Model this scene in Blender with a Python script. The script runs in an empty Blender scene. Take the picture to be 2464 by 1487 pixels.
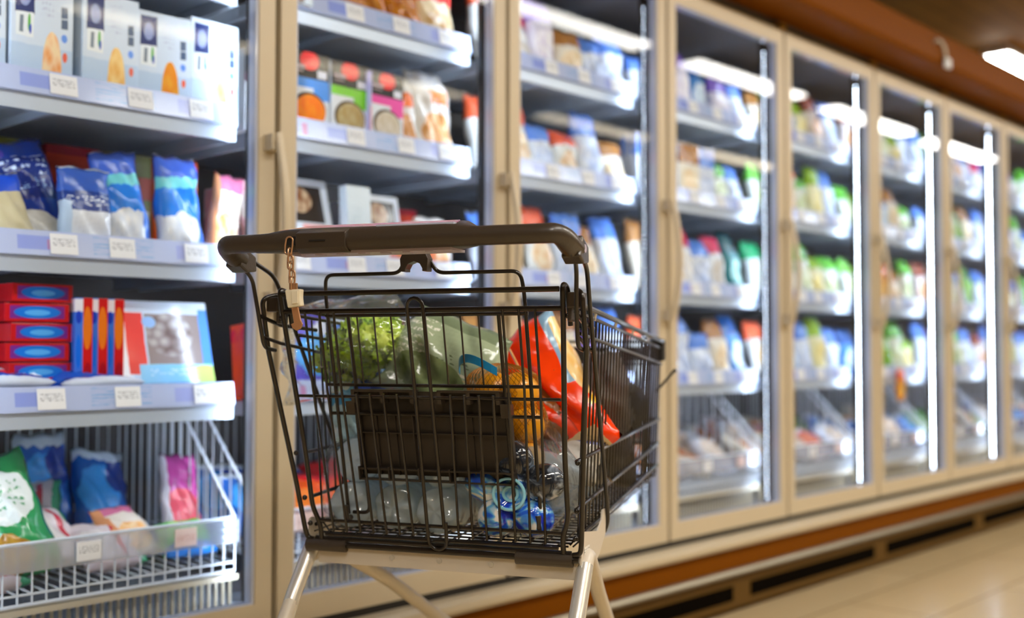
import bpy, bmesh, math, random
from math import sin, cos, pi, radians as R
from mathutils import Vector, Matrix, Euler
C = bpy.context.scene
COL = C.collection
# ------------------------------------------------------------------ camera
TH = R(43.1)                       # view direction, measured from the run of the freezers (+X)
cam = bpy.data.cameras.new('camera'); camo = bpy.data.objects.new('camera', cam); COL.objects.link(camo)
cam.sensor_width = 36; cam.lens = 36 * 2700 / 2464
camo.location = (0, 0, .864)
camo.rotation_euler = (R(90) + math.atan(96.5 / 2700), 0, TH - R(90))
cam.clip_start = .05
cam.dof.use_dof = True; cam.dof.focus_distance = 1.71; cam.dof.aperture_fstop = 1.9
C.camera = camo
# ------------------------------------------------------------------ world, view
w = bpy.data.worlds.new('world'); C.world = w; w.use_nodes = True
w.node_tree.nodes['Background'].inputs[0].default_value = (1, .9, .75, 1)
w.node_tree.nodes['Background'].inputs[1].default_value = .25
C.view_settings.view_transform = 'Standard'; C.view_settings.look = 'None'; C.view_settings.gamma = 1
C.view_settings.exposure = 0.36
C.cycles.use_denoising = True
C.cycles.max_bounces = 8; C.cycles.transparent_max_bounces = 24; C.cycles.caustics_reflective = False; C.cycles.caustics_refractive = False
C.cycles.sample_clamp_indirect = 6
LED = 25.0       # strength of the freezer strips
TUBE = 38.0      # strength of the ceiling lamps
# ------------------------------------------------------------------ materials
def srgb(h):
    h = h.lstrip('#'); v = [int(h[i:i + 2], 16) / 255 for i in (0, 2, 4)]
    return tuple((c / 12.92 if c <= .04045 else ((c + .055) / 1.055) ** 2.4) for c in v) + (1,)
class N:
    def __init__(s, name):
        s.m = bpy.data.materials.new(name); s.m.use_nodes = True; s.t = s.m.node_tree
        s.b = s.t.nodes['Principled BSDF']; s.out = s.t.nodes['Material Output']
    def n(s, kind, **kw):
        x = s.t.nodes.new(kind)
        for k, v in kw.items():
            if k.startswith('i_'): x.inputs[int(k[2:])].default_value = v
            else: setattr(x, k, v)
        return x
    def l(s, a, b): s.t.links.new(a, b)
    def math(s, op, a, b=None):
        x = s.n('ShaderNodeMath', operation=op)
        for i, q in enumerate((a, b)):
            if q is None: continue
            if isinstance(q, (int, float)): x.inputs[i].default_value = q
            else: s.l(q, x.inputs[i])
        return x.outputs[0]
    def mix(s, f, a, b):
        x = s.n('ShaderNodeMix', data_type='RGBA')
        for i, q in ((0, f), (6, a), (7, b)):
            if isinstance(q, (int, float, tuple)): x.inputs[i].default_value = q
            else: s.l(q, x.inputs[i])
        return x.outputs[2]
    def bump(s, scale=20, strength=.3, dist=.01, vec=None, detail=2, kind='noise'):
        t = s.n('ShaderNodeTexNoise' if kind == 'noise' else 'ShaderNodeTexVoronoi')
        t.inputs['Scale'].default_value = scale
        if kind == 'noise': t.inputs['Detail'].default_value = detail
        if vec is not None: s.l(vec, t.inputs['Vector'])
        b = s.n('ShaderNodeBump'); b.inputs['Strength'].default_value = strength; b.inputs['Distance'].default_value = dist
        s.l(t.outputs[0], b.inputs['Height']); return b.outputs[0]
def mat(name, col, rough=.5, metal=0, coat=0, bump=None, spec=.5, trans=0, alpha=1):
    k = N(name); c = srgb(col) if isinstance(col, str) else col
    k.b.inputs['Base Color'].default_value = c; k.b.inputs['Roughness'].default_value = rough
    k.b.inputs['Metallic'].default_value = metal; k.b.inputs['Coat Weight'].default_value = coat
    k.b.inputs['Specular IOR Level'].default_value = spec; k.b.inputs['Alpha'].default_value = alpha
    if bump:
        co = k.n('ShaderNodeTexCoord'); k.l(k.bump(bump[0], bump[1], bump[2], co.outputs['Object']), k.b.inputs['Normal'])
    return k.m
def film(name, tint=(1, 1, 1, 1), gloss=.12, rough=.08, milk=0., milkcol=(.8, .9, 1, 1), bump=(14, .6, .02)):
    """thin clear plastic: lets light through, reflects a little, may be milky"""
    k = N(name); k.t.nodes.remove(k.b)
    tr = k.n('ShaderNodeBsdfTransparent'); tr.inputs[0].default_value = tint
    gl = k.n('ShaderNodeBsdfGlossy'); gl.inputs['Roughness'].default_value = rough
    d1 = k.n('ShaderNodeBsdfDiffuse'); d1.inputs[0].default_value = milkcol; d2 = k.n('ShaderNodeBsdfTranslucent'); d2.inputs[0].default_value = milkcol
    df = k.n('ShaderNodeMixShader'); df.inputs[0].default_value = .5; k.l(d1.outputs[0], df.inputs[1]); k.l(d2.outputs[0], df.inputs[2])
    fr = k.n('ShaderNodeLayerWeight'); fr.inputs[0].default_value = .5
    if bump:
        co = k.n('ShaderNodeTexCoord'); bm = k.bump(bump[0], bump[1], bump[2], co.outputs['Object'], 1)
        k.l(bm, gl.inputs['Normal']); k.l(bm, fr.inputs['Normal'])
    m1 = k.n('ShaderNodeMixShader'); m1.inputs[0].default_value = milk; k.l(tr.outputs[0], m1.inputs[1]); k.l(df.outputs[0], m1.inputs[2])
    f = k.math('ADD', k.math('MULTIPLY', k.math('POWER', fr.outputs[1], 5), .9), gloss)
    m2 = k.n('ShaderNodeMixShader'); k.l(f, m2.inputs[0]); k.l(m1.outputs[0], m2.inputs[1]); k.l(gl.outputs[0], m2.inputs[2])
    k.l(m2.outputs[0], k.out.inputs[0]); return k.m
def emit(name, col, strength, dots=0):
    k = N(name); k.t.nodes.remove(k.b)
    e = k.n('ShaderNodeEmission'); e.inputs[0].default_value = col; e.inputs[1].default_value = strength
    if dots:
        co = k.n('ShaderNodeTexCoord'); sp = k.n('ShaderNodeSeparateXYZ'); k.l(co.outputs['Object'], sp.inputs[0])
        f = k.math('FRACT', k.math('MULTIPLY', sp.outputs[2], dots)); g = k.math('GREATER_THAN', f, .55)
        k.l(k.math('MULTIPLY', k.math('ADD', k.math('MULTIPLY', g, 1.9), .15), strength), e.inputs[1])
    k.l(e.outputs[0], k.out.inputs[0]); return k.m
def pack(name, base, shapes, rough=.3, coat=.5, warp=.0, bump=(9, .35, .02)):
    """printed packaging; shapes are boxes ('b',x,z,hx,hz,col), ellipses ('e',...), text rows ('t',x,z,hx,hz,col,rows) in 0..1 of the front"""
    k = N(name); co = k.n('ShaderNodeTexCoord'); vec = co.outputs['Generated']
    if warp:
        nz = k.n('ShaderNodeTexNoise'); nz.inputs['Scale'].default_value = 5; k.l(vec, nz.inputs['Vector'])
        a = k.n('ShaderNodeVectorMath', operation='MULTIPLY_ADD'); k.l(nz.outputs['Color'], a.inputs[0])
        a.inputs[1].default_value = (warp,) * 3; k.l(vec, a.inputs[2]); s0 = k.n('ShaderNodeVectorMath', operation='SUBTRACT')
        k.l(a.outputs[0], s0.inputs[0]); s0.inputs[1].default_value = (warp / 2,) * 3; vec2 = s0.outputs[0]
    else: vec2 = vec
    sp = k.n('ShaderNodeSeparateXYZ'); k.l(vec2, sp.inputs[0])
    col = srgb(base)
    for s in shapes:
        x = k.math('DIVIDE', k.math('SUBTRACT', sp.outputs[0], s[1]), s[3])
        z = k.math('DIVIDE', k.math('SUBTRACT', sp.outputs[2], s[2]), s[4])
        if s[0] == 'e': d = k.math('ADD', k.math('MULTIPLY', x, x), k.math('MULTIPLY', z, z))
        else: d = k.math('MAXIMUM', k.math('ABSOLUTE', x), k.math('ABSOLUTE', z))
        f = k.math('LESS_THAN', d, 1)
        c = srgb(s[5])
        if s[0] == 't':
            rows = k.math('GREATER_THAN', k.math('FRACT', k.math('MULTIPLY', z, s[6])), .5)
            nz = k.n('ShaderNodeTexNoise'); nz.inputs['Scale'].default_value = 14 * s[6] ** .5; k.l(vec, nz.inputs['Vector'])
            f = k.math('MULTIPLY', f, k.math('MULTIPLY', rows, k.math('GREATER_THAN', nz.outputs[0], .53)))
        if s[0] == 'e' and len(s) > 6:      # a printed picture of food: mottled colour
            v = k.n('ShaderNodeTexVoronoi'); v.inputs['Scale'].default_value = 9; k.l(vec, v.inputs['Vector'])
            c = k.mix(k.math('MULTIPLY', v.outputs['Distance'], 1.3), c, srgb(s[6]))
        col = k.mix(f, col, c)
    if isinstance(col, tuple): k.b.inputs['Base Color'].default_value = col
    else: k.l(col, k.b.inputs['Base Color'])
    k.b.inputs['Roughness'].default_value = rough; k.b.inputs['Coat Weight'].default_value = coat * .45; k.b.inputs['Coat Roughness'].default_value = .12; k.b.inputs['Specular IOR Level'].default_value = .3
    if bump: k.l(k.bump(bump[0], bump[1], bump[2], co.outputs['Object']), k.b.inputs['Normal'])
    return k.m
M = {}
M['steel_paint'] = mat('cream_door_frame', '#cdc0a6', .38)
M['shelf'] = mat('pale_shelf_steel', '#c9d4e2', .3, .25)
M['white_wire'] = mat('white_wire', '#e6edf5', .35)
M['dark'] = mat('dark_interior', '#57565c', .5)
M['mullion'] = mat('dark_mullion', '#1b1918', .35, .2)
M['liner'] = mat('grey_freezer_liner', '#4e4a48', .45, bump=(30, .1, .01))
M['black'] = mat('black_rubber', '#141210', .6)
M['wire'] = mat('charcoal_wire_coating', '#221c17', .28, .2, .4)
M['plastic'] = mat('charcoal_plastic', '#3d342b', .34, 0, .2, bump=(160, .15, .002))
M['panel'] = mat('dark_seat_plastic', '#332b23', .5, bump=(90, .2, .002))
M['steel'] = mat('bright_steel', '#e4e2dc', .25, .55)
M['chassis'] = mat('cream_chassis_paint', '#cfc6b8', .35)
M['brass'] = mat('worn_brass_chain', '#c69a74', .3, .6)
M['copper'] = mat('copper_key_blade', '#d09a6e', .3, .5)
M['ivory'] = mat('ivory_key_block', '#ece2c8', .4)
M['lilac'] = mat('lilac_underside', '#b9aec0', .45)
M['brown'] = mat('brown_laminate', '#774203', .5, 0, 0, spec=.04)
M['darkbrown'] = mat('dark_brown_plinth', '#5e4314', .5, spec=.2)
M['rail_metal'] = mat('grey_bumper_rail', '#8d8676', .35, .6)
M['slot'] = mat('black_vent_slot', '#0c0804', .9, spec=.02)
M['gold'] = mat('brass_hinge', '#a07a35', .4, .7)
M['tag'] = pack('white_price_tag', '#f4f4f6', [('t', .5, .55, .4, .2, '#4b5568', 2)], .6, 0, 0, None)
M['tagred'] = pack('pink_price_tag', '#f0d6cf', [('t', .5, .45, .4, .2, '#b0483c', 2)], .6, 0, 0, None)
M['rail'] = pack('blue_price_rail', '#bcc9ee', [('t', .10, .5, .06, .34, '#5f86e0', 3), ('b', .17, .45, .012, .3, '#c07aa8'), ('b', .33, .5, .06, .28, '#93a4ea'), ('b', .37, .45, .012, .2, '#b888c0'), ('t', .6, .5, .1, .4, '#7fb0e8', 3), ('b', .82, .5, .04, .3, '#a9b4ee')], .25, .8, 0, None)
M['led'] = emit('led_strip_light', (.72, .84, 1, 1), LED, 70)
M['tube'] = emit('ceiling_tube_light', (1, .95, .86, 1), TUBE); M['tube_dim'] = emit('dim_ceiling_tube_light', (1, .84, .6, 1), TUBE * .45)
M['glass'] = film('door_glass', (.96, .98, 1, 1), .008, .0, 0, bump=None)
M['rimlight'] = mat('clear_door_edge', '#cfd8f0', .15, .1, .6)
def floor_mat():
    k = N('beige_plank_tile'); co = k.n('ShaderNodeTexCoord')
    br = k.n('ShaderNodeTexBrick'); k.l(co.outputs['Object'], br.inputs['Vector'])
    br.inputs['Scale'].default_value = 1; br.inputs['Brick Width'].default_value = 1.2; br.inputs['Row Height'].default_value = .3
    br.inputs['Mortar Size'].default_value = .004; br.inputs['Color1'].default_value = srgb('#d8c39c'); br.inputs['Color2'].default_value = srgb('#cdb78d'); br.inputs['Mortar'].default_value = srgb('#9a8560')
    nz = k.n('ShaderNodeTexNoise'); nz.inputs['Scale'].default_value = 3; mp = k.n('ShaderNodeMapping'); mp.inputs['Scale'].default_value = (.6, 6, 1)
    k.l(co.outputs['Object'], mp.inputs[0]); k.l(mp.outputs[0], nz.inputs['Vector'])
    k.l(k.mix(k.math('MULTIPLY', nz.outputs[0], .25), br.outputs[0], srgb('#b89a68')), k.b.inputs['Base Color']); k.b.inputs['Roughness'].default_value = .22; return k.m
M['floor'] = floor_mat()
def ceil_mat():
    k = N('slatted_ceiling_tiles'); co = k.n('ShaderNodeTexCoord')
    br = k.n('ShaderNodeTexBrick'); k.l(co.outputs['Object'], br.inputs['Vector']); br.inputs['Scale'].default_value = 1
    br.inputs['Brick Width'].default_value = .6; br.inputs['Row Height'].default_value = .15; br.inputs['Mortar Size'].default_value = .006
    br.inputs['Color1'].default_value = srgb('#94793f'); br.inputs['Color2'].default_value = srgb('#876d38'); br.inputs['Mortar'].default_value = srgb('#5e4a22')
    k.l(br.outputs[0], k.b.inputs['Base Color']); k.b.inputs['Roughness'].default_value = .7; return k.m
M['ceiling'] = ceil_mat()
M['wall'] = mat('tan_store_wall', '#a08a68', .7)
# ------------------------------------------------------------------ mesh helpers
class MB:
    def __init__(s): s.v = []; s.f = []
    def add(s, v, f):
        o = len(s.v); s.v += [tuple(p) for p in v]; s.f += [tuple(i + o for i in q) for q in f]; return s
    def box(s, a, b, m=None):
        x0, y0, z0 = a; x1, y1, z1 = b
        v = [Vector(p) for p in ((x0, y0, z0), (x1, y0, z0), (x1, y1, z0), (x0, y1, z0), (x0, y0, z1), (x1, y0, z1), (x1, y1, z1), (x0, y1, z1))]
        if m: v = [m @ p for p in v]
        return s.add(v, [(0, 3, 2, 1), (4, 5, 6, 7), (0, 1, 5, 4), (1, 2, 6, 5), (2, 3, 7, 6), (3, 0, 4, 7)])
    def tube(s, pts, r, n=8, closed=False, flat=1.0):
        P = [Vector(p) for p in pts]; k = len(P)
        T = []
        for i in range(k):
            a = P[i - 1] if (i > 0 or closed) else P[i]; b = P[(i + 1) % k] if (i < k - 1 or closed) else P[i]
            T.append((b - a).normalized())
        up = Vector((0, 0, 1)) if abs(T[0].z) < .9 else Vector((0, 1, 0))
        nrm = (up - T[0] * up.dot(T[0])).normalized(); v = []
        for i in range(k):
            nrm = (nrm - T[i] * nrm.dot(T[i])).normalized(); bi = T[i].cross(nrm)
            rr = r[i] if isinstance(r, (list, tuple)) else r
            for j in range(n):
                a = 2 * pi * j / n; v.append(P[i] + nrm * cos(a) * rr + bi * sin(a) * rr * flat)
        f = []
        for i in range(k if closed else k - 1):
            for j in range(n):
                a = i * n + j; b = i * n + (j + 1) % n; c = ((i + 1) % k) * n
                f.append((a, b, c + (j + 1) % n, c + j))
        if not closed: f += [tuple(reversed(range(n))), tuple(range((k - 1) * n, k * n))]
        return s.add(v, f)
    def lathe(s, prof, n=24, m=None, mod=None):
        v = []
        for (r, z) in prof:
            for j in range(n):
                a = 2 * pi * j / n; q = Vector((r * cos(a), r * sin(a), z))
                if mod: q = mod(q, a, r, z)
                v.append(m @ q if m else q)
        f = [(i * n + j, i * n + (j + 1) % n, (i + 1) * n + (j + 1) % n, (i + 1) * n + j) for i in range(len(prof) - 1) for j in range(n)]
        f += [tuple(reversed(range(n))), tuple(range((len(prof) - 1) * n, len(prof) * n))]
        return s.add(v, f)
    def ball(s, c, r, n=12, m=8):
        c = Vector(c); prof = [(max(1e-4, sin(pi * i / m)) * r, -cos(pi * i / m) * r) for i in range(m + 1)]
        return s.lathe(prof, n, Matrix.Translation(c))
    def prism(s, poly, a, b, axis='x'):
        """closed polygon in the two other axes, extruded from a to b"""
        n = len(poly); v = []
        for t in (a, b):
            for p, q in poly: v.append((t, p, q) if axis == 'x' else (p, t, q) if axis == 'y' else (p, q, t))
        f = [(i, (i + 1) % n, n + (i + 1) % n, n + i) for i in range(n)] + [tuple(reversed(range(n))), tuple(range(n, 2 * n))]
        return s.add(v, f)
    def obj(s, name, m, parent=None, smooth=False, bevel=0, mesh_only=False):
        me = bpy.data.meshes.new(name); me.from_pydata([tuple(p) for p in s.v], [], s.f)
        bm = bmesh.new(); bm.from_mesh(me); bmesh.ops.recalc_face_normals(bm, faces=bm.faces)
        if bevel: bmesh.ops.bevel(bm, geom=bm.edges[:], offset=bevel, segments=2, affect='EDGES', profile=.6)
        bm.to_mesh(me); bm.free()
        if smooth:
            for p in me.polygons: p.use_smooth = True
            try: me.set_sharp_from_angle(angle=R(42))
            except Exception: pass
        me.materials.append(m)
        o = bpy.data.objects.new(name, me); COL.objects.link(o)
        if parent: o.parent = parent
        return o
def rnd(pts, rad, k=4):
    """round the corners of a polyline"""
    P = [Vector(p) for p in pts]; out = [P[0]]
    for i in range(1, len(P) - 1):
        a, b, c = P[i - 1], P[i], P[i + 1]; r1 = min(rad, (a - b).length * .49); r2 = min(rad, (c - b).length * .49)
        s = b + (a - b).normalized() * r1; e = b + (c - b).normalized() * r2
        for j in range(k + 1):
            t = j / k; out.append(s * (1 - t) ** 2 + b * 2 * t * (1 - t) + e * t * t)
    out.append(P[-1]); return out
def tag(o, label=None, cat=None, group=None, kind=None):
    if label: o['label'] = label
    if cat: o['category'] = cat
    if group: o['group'] = group
    if kind: o['kind'] = kind
    return o
def empty(name, loc=(0, 0, 0), rz=0, label=None, cat=None, group=None):
    o = bpy.data.objects.new(name, None); COL.objects.link(o); o.location = loc; o.rotation_euler = (0, 0, rz); o.empty_display_size = .05
    return tag(o, label, cat, group)
def kids(o): return [c for c in bpy.data.objects if c.parent == o]
def copy_tree(o, parent=None, K=None):
    if K is None:
        K = {}
        for c in bpy.data.objects:
            if c.parent: K.setdefault(c.parent.name, []).append(c)
    c = o.copy(); COL.objects.link(c)
    if parent: c.parent = parent
    for ch in K.get(o.name, []): copy_tree(ch, c, K)
    return c
def struct(mb, name, m, **kw): return tag(mb.obj(name, m, **kw), kind='structure')
# ------------------------------------------------------------------ room
WALL = 2.004; BW = .72; S0 = 1.405 - BW       # front of the doors, width of a bay, left edge of bay 0
struct(MB().box((-4, -5.5, -.1), (14, 4.6, 0)), 'floor', M['floor'])
struct(MB().box((-4, -5.5, 2.9), (14, 4.6, 3.0)), 'ceiling', M['ceiling'])
struct(MB().box((-4, 4.6, 0), (14, 4.7, 2.9)), 'wall_left', M['wall'])
struct(MB().box((-4, -5.6, 0), (14, -5.5, 2.9)), 'wall_right', M['wall'])
struct(MB().box((14, -5.5, 0), (14.1, 4.6, 2.9)), 'wall_far', M['wall'])
struct(MB().box((-4.1, -5.5, 0), (-4, 4.6, 2.9)), 'wall_near', M['wall'])
X0, X1 = S0 - BW - .06, S0 + 11 * BW + .06
hp = [(WALL + .02, 2.045), (1.875, 2.04)] + [(1.875 - .025 * sin(a), 2.065 - .025 * cos(a)) for a in (R(20), R(45), R(70), R(90))] + [(1.85, 2.165), (1.862, 2.178), (2.8, 2.178), (2.8, 2.045)]
struct(MB().prism(hp, X0, X1), 'trim_1', M['brown'], smooth=True)
struct(MB().prism([(WALL, .22), (1.965, .222), (1.958, .232), (1.96, .247), (1.975, .256), (2.06, .262), (2.06, .22)], X0, X1), 'trim_2', M['steel_paint'])
struct(MB().box((X0, 2.006, .258), (X1, 2.024, .277)), 'door_gap_shade', M['black'])  # black strip stands in for shade in the gap under the doors
struct(MB().box((X0, 1.985, .15), (X1, 2.05, .22)), 'trim_3', M['brown'])
struct(MB().prism([(1.99, .128), (1.972, .13), (1.966, .14), (1.972, .15), (1.99, .152)], X0, X1), 'trim_4', M['rail_metal'])
bs = MB().box((X0, 1.995, .022), (X1, 2.05, .13)); bs.box((X0, 2.02, 0), (X1, 2.05, .022))
bb = struct(bs, 'baseboard_left', M['darkbrown'])
sl = MB(); x = X0 + .3
while x < X1 - 1:
    sl.box((x, 1.992, .045), (x + .92, 1.997, .092)); x += 1.03
sl.obj('vent_slots', M['slot'], bb)
struct(MB().box((X0, 2.78, 0), (X1, 2.86, 2.178)).box((X0 - .04, 2.0, 0), (X0, 2.86, 2.178)).box((X1, 2.0, 0), (X1 + .04, 2.86, 2.178)), 'trim_5', M['wall'])
# ------------------------------------------------------------------ ceiling lamps
lamp0 = empty('ceiling_light', (0, 0, 2.9))
MB().prism([(-.1, -.06), (.1, -.06), (.075, 0), (-.075, 0)], 0, 1.5).obj('housing', M['white_wire'], lamp0)
MB().box((.02, -.085, -.075), (1.48, .085, -.061)).obj('diffuser', M['tube'], lamp0)
first = True
for r_, (y, xs, words) in enumerate([(2.74, (7.67, 10.1), 'over the freezer run'), (-.3, (-1.6, .4, 2.4, 4.4, 6.4, 8.4, 10.4), 'over the aisle'), (-2.2, (-1.2, 1.2, 2.9, 4.6, 7, 9.4), 'over the next aisle')]):
    for i, xx in enumerate(xs):
        o = lamp0 if first else copy_tree(lamp0); first = False
        o.location = (xx, y, 2.9)
        if r_ == 2:
            for c_ in [c_ for c_ in bpy.data.objects if c_.parent == o and c_.name.startswith('diffuser')]:
                c_.data = c_.data.copy(); c_.data.materials[0] = M['tube_dim']
        tag(o, 'white ceiling tube lamp %s, %s from the near end' % (words, ['first', 'second', 'third', 'fourth', 'fifth', 'sixth', 'seventh'][i]), 'lamp', 'ceiling tube lamps in rows')
# small clip on the canopy edge
cl = empty('sign_clip', (4.55, 1.85, 2.06), 0, 'grey metal clip with white tag hanging on the brown canopy edge', 'clip')
MB().tube(rnd([(-.05, -.005, .06), (-.02, -.012, .075), (.03, -.012, .06), (.05, -.012, .02), (.06, -.01, -.01)], .02), .007, 8).obj('hook', M['steel'], cl, smooth=True)
MB().box((.035, -.02, -.03), (.085, -.008, .01)).obj('white_tag', M['white_wire'], cl, bevel=.003)
# ------------------------------------------------------------------ freezer bays
SH = (1.65, 1.35, 1.042, .745)                 # lower edge of each shelf's price rail
SHN = ('top shelf', 'upper shelf', 'middle shelf', 'lower shelf')
ORD = ('first', 'second', 'third', 'fourth', 'fifth', 'sixth', 'seventh', 'eighth', 'ninth', 'tenth', 'eleventh', 'twelfth')
cab = empty('freezer_cabinet', (S0, WALL, 0))
b = MB().box((0, .735, .26), (BW, .775, 2.045)); b.obj('back_panel', M['liner'], cab)
MB().box((0, .03, .262), (BW, .735, .30)).obj('cabinet_floor', M['shelf'], cab)
MB().box((0, .03, 2.0), (BW, .735, 2.044)).obj('cabinet_top', M['dark'], cab)
for x in (.0, BW - .018): MB().box((x, .037, .262), (x + .018, .095, 2.0)).obj('mullion', M['mullion'], cab)
for sgn, x in ((1, .026), (-1, BW - .026)):      # light strips on the two posts, aimed at the goods
    mtx = Matrix.Translation((x, .062, 0)) @ Matrix.Rotation(sgn * R(60), 4, 'Z')
    hs = MB().box((-.006, -.011, .32), (.006, .011, 1.94), mtx).obj('light_housing', M['mullion'], cab)
    MB().box((.0062 * sgn - .0003, -.0085, .33), (.0062 * sgn + .0003, .0085, 1.93), mtx).obj('led_strip', M['led'], hs)
ev = MB()
for i in range(40): ev.box((.022 + i * .0172, .13, .3), (.028 + i * .0172, .136, .372))
ev.box((.02, .105, .366), (BW - .02, .14, .378)); ev.obj('air_grille', M['steel_paint'], cab)
MB().box((.0, .05, .30), (BW, .07, .325)).obj('front_light_bar', M['rimlight'], cab)
for i, z in enumerate(SH):
    s = MB().box((.034, .115, z - .002), (BW - .034, .64, z + .006)); s.box((.034, .108, z - .032), (BW - .034, .116, z + .006))
    s.box((.03, .13, z - .03), (.04, .64, z)).box((BW - .04, .13, z - .03), (BW - .03, .64, z)).box((.3, .13, z - .02), (.31, .64, z)); 
    so = s.obj('shelf', M['shelf'], cab)
    MB().prism([(.098, z), (.104, z), (.112, z + .046), (.106, z + .048)], .036, BW - .036).obj('price_rail', M['rail'], so)
    rr = random.Random(i)
    for q in range(4):
        xx = .06 + q * .165 + rr.uniform(0, .05)
        MB().prism([(.0955, z + .004), (.0965, z + .004), (.104, z + .044), (.103, z + .044)], xx, xx + .055).obj('price_tag', M['tag'], so)
def wire_basket():
    m = MB(); r = .0028; y0, y1 = .105, .62; zf = .405; zt = .5; L, Rr = .03, BW - .03
    for i in range(25):
        x = L + (Rr - L) * i / 24
        m.tube(rnd([(x, y0, .385), (x, y0, zf), (x, y0, zt)], .01), r * .65, 5)
        m.tube([(x, y0, zf), (x, y1, zf + .02)], r * .8, 4)
        m.tube([(x, y1, zf + .02), (x, y1, .70)], r * .8, 4)
    for i in range(4):
        y = y0 + (y1 - y0) * i / 3; m.tube([(L, y, zf + .02 * i / 3), (Rr, y, zf + .02 * i / 3)], r * .8, 5)
    for x in (L, Rr):
        for i in range(1, 14):
            y = y0 + (y1 - y0) * i / 14; m.tube([(x, y, zf), (x, y, min(.70, .5 + (y - y0) * 1.0))], r * .8, 4)
        m.tube([(x, y0, .5), (x, y0 + .2, .70), (x, y1, .70)], r * 1.4, 5)
    m.tube([(L, y1, .70), (Rr, y1, .70)], r * 1.2, 5); m.tube([(L, y0, .5), (Rr, y0, .5)], r * 1.2, 5); m.tube([(L, y0, .386), (Rr, y0, .386)], r * 1.2, 5)
    o = m.obj('wire_basket', M['white_wire'], cab)
    MB().prism([(.096, .448), (.1, .448), (.1, .498), (.096, .498)], .024, BW - .024).obj('price_rail', M['film_rail'], o)
    for q in range(3):
        xx = .12 + q * .21; MB().box((xx, .092, .455), (xx + .05, .0945, .492)).obj('price_tag', M['tagred' if q != 1 else 'tag'], o)
    return o
M['film_rail'] = film('clear_price_rail', (.9, .93, 1, 1), .15, .1, .35, (.75, .8, .95, 1), None)
wire_basket()
# the door
d = MB(); g = .0075; fw = .048; z0, z1 = .277, 2.0
for (a, b_, c, e) in ((g, fw, z0, z1), (BW - fw, BW - g, z0, z1), (fw, BW - fw, z0, z0 + .055), (fw, BW - fw, z1 - .05, z1)):
    d.box((a, 0, c), (b_, .028, e))
door = d.obj('freezer_door', M['steel_paint'], cab)
MB().box((fw, .010, z0 + .055), (BW - fw, .016, z1 - .05)).obj('glass_pane', M['glass'], door)
e = MB()
for (a, b_, c, f_) in ((fw - .001, fw + .006, z0 + .05, z1 - .045), (BW - fw - .006, BW - fw + .001, z0 + .05, z1 - .045), (fw, BW - fw, z0 + .05, z0 + .058), (fw, BW - fw, z1 - .056, z1 - .048)):
    e.box((a, .004, c), (b_, .03, f_))
e.obj('glass_edge', M['rimlight'], door)
MB().box((g, .028, z0 + .01), (fw - .01, .036, z1 - .01)).box((BW - fw + .01, .028, z0 + .01), (BW - g, .036, z1 - .01)).obj('gasket', M['black'], door)
h = MB(); hx = BW - .018
for z in (.967, 1.302): h.box((hx - .017, -.03, z - .017), (hx + .014, 0, z + .017))
h.tube([(hx, -.03 - .028 * sin(pi * t / 10), .95 + .37 * t / 10) for t in range(11)], .0085, 8, flat=1.2)
h.obj('door_handle', M['steel_paint'], door, smooth=True)
MB().box((BW - .04, -.01, 2.0), (BW - .001, .02, 2.02)).obj('hinge', M['gold'], door)
bays = {}
order = [0, -1, 1, 2, 3, 4, 5, 6, 7, 8, 9, 10]
for k in order:
    c = cab if k == 0 else copy_tree(cab)
    c.location = (S0 + k * BW, WALL, 0); bays[k] = c
    lab = ('glass-fronted freezer bay, %s from the left edge of the photo' % ORD[k]) if k >= 0 else 'glass-fronted freezer bay just outside the left edge of the photo'
    tag(c, lab, 'freezer', 'run of glass-door freezer bays')
#GOODS#
# ------------------------------------------------------------------ frozen goods
def bag_mesh(w, h, t, seed=0, neck=.0, nx=16, nz=20, base=False):
    """a filled film bag: sealed at both ends, fat in the middle, creased"""
    rr = random.Random(seed); ph = [(rr.uniform(3, 13), rr.uniform(3, 13), rr.uniform(0, 6.3), rr.uniform(.02, .09)) for _ in range(9)]
    m = MB(); v = []
    for side in (-1, 1):
        for j in range(nz + 1):
            b_ = j / nz * 2 - 1
            for i in range(nx + 1):
                a = i / nx * 2 - 1
                wr = sum(q[3] * sin(q[0] * a + q[1] * b_ + q[2] + side) for q in ph)
                T = (max(0, 1 - abs(a) ** 2.6)) ** .55 * (max(0, 1 - abs(b_) ** (4 if b_ < 0 else 2.4))) ** .6
                wd = 1 - .06 * (1 - abs(b_) ** 3) * (1 if t < w * .3 else 2) - neck * max(0, b_) ** 2 + .02 * sin(9 * b_ + seed)
                zz = (b_ + 1) / 2 * h + .012 * h * sin(7 * a + seed) * (abs(b_) ** 6)
                v.append((a * w / 2 * wd, side * t / 2 * T * (1 + wr) + .01 * sin(5 * b_ + seed) * t / .06 * .4, zz))
    f = []; o2 = (nx + 1) * (nz + 1)
    for j in range(nz):
        for i in range(nx):
            a = j * (nx + 1) + i; f.append((a, a + 1, a + nx + 2, a + nx + 1)); f.append((o2 + a, o2 + a + nx + 1, o2 + a + nx + 2, o2 + a + 1))
    m.add(v, f)
    return m
def weld(o, d=.0006):
    bm = bmesh.new(); bm.from_mesh(o.data); bmesh.ops.remove_doubles(bm, verts=bm.verts, dist=d); bmesh.ops.recalc_face_normals(bm, faces=bm.faces); bm.to_mesh(o.data); bm.free()
    for p in o.data.polygons: p.use_smooth = True
    return o
PROTO = {}
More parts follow.
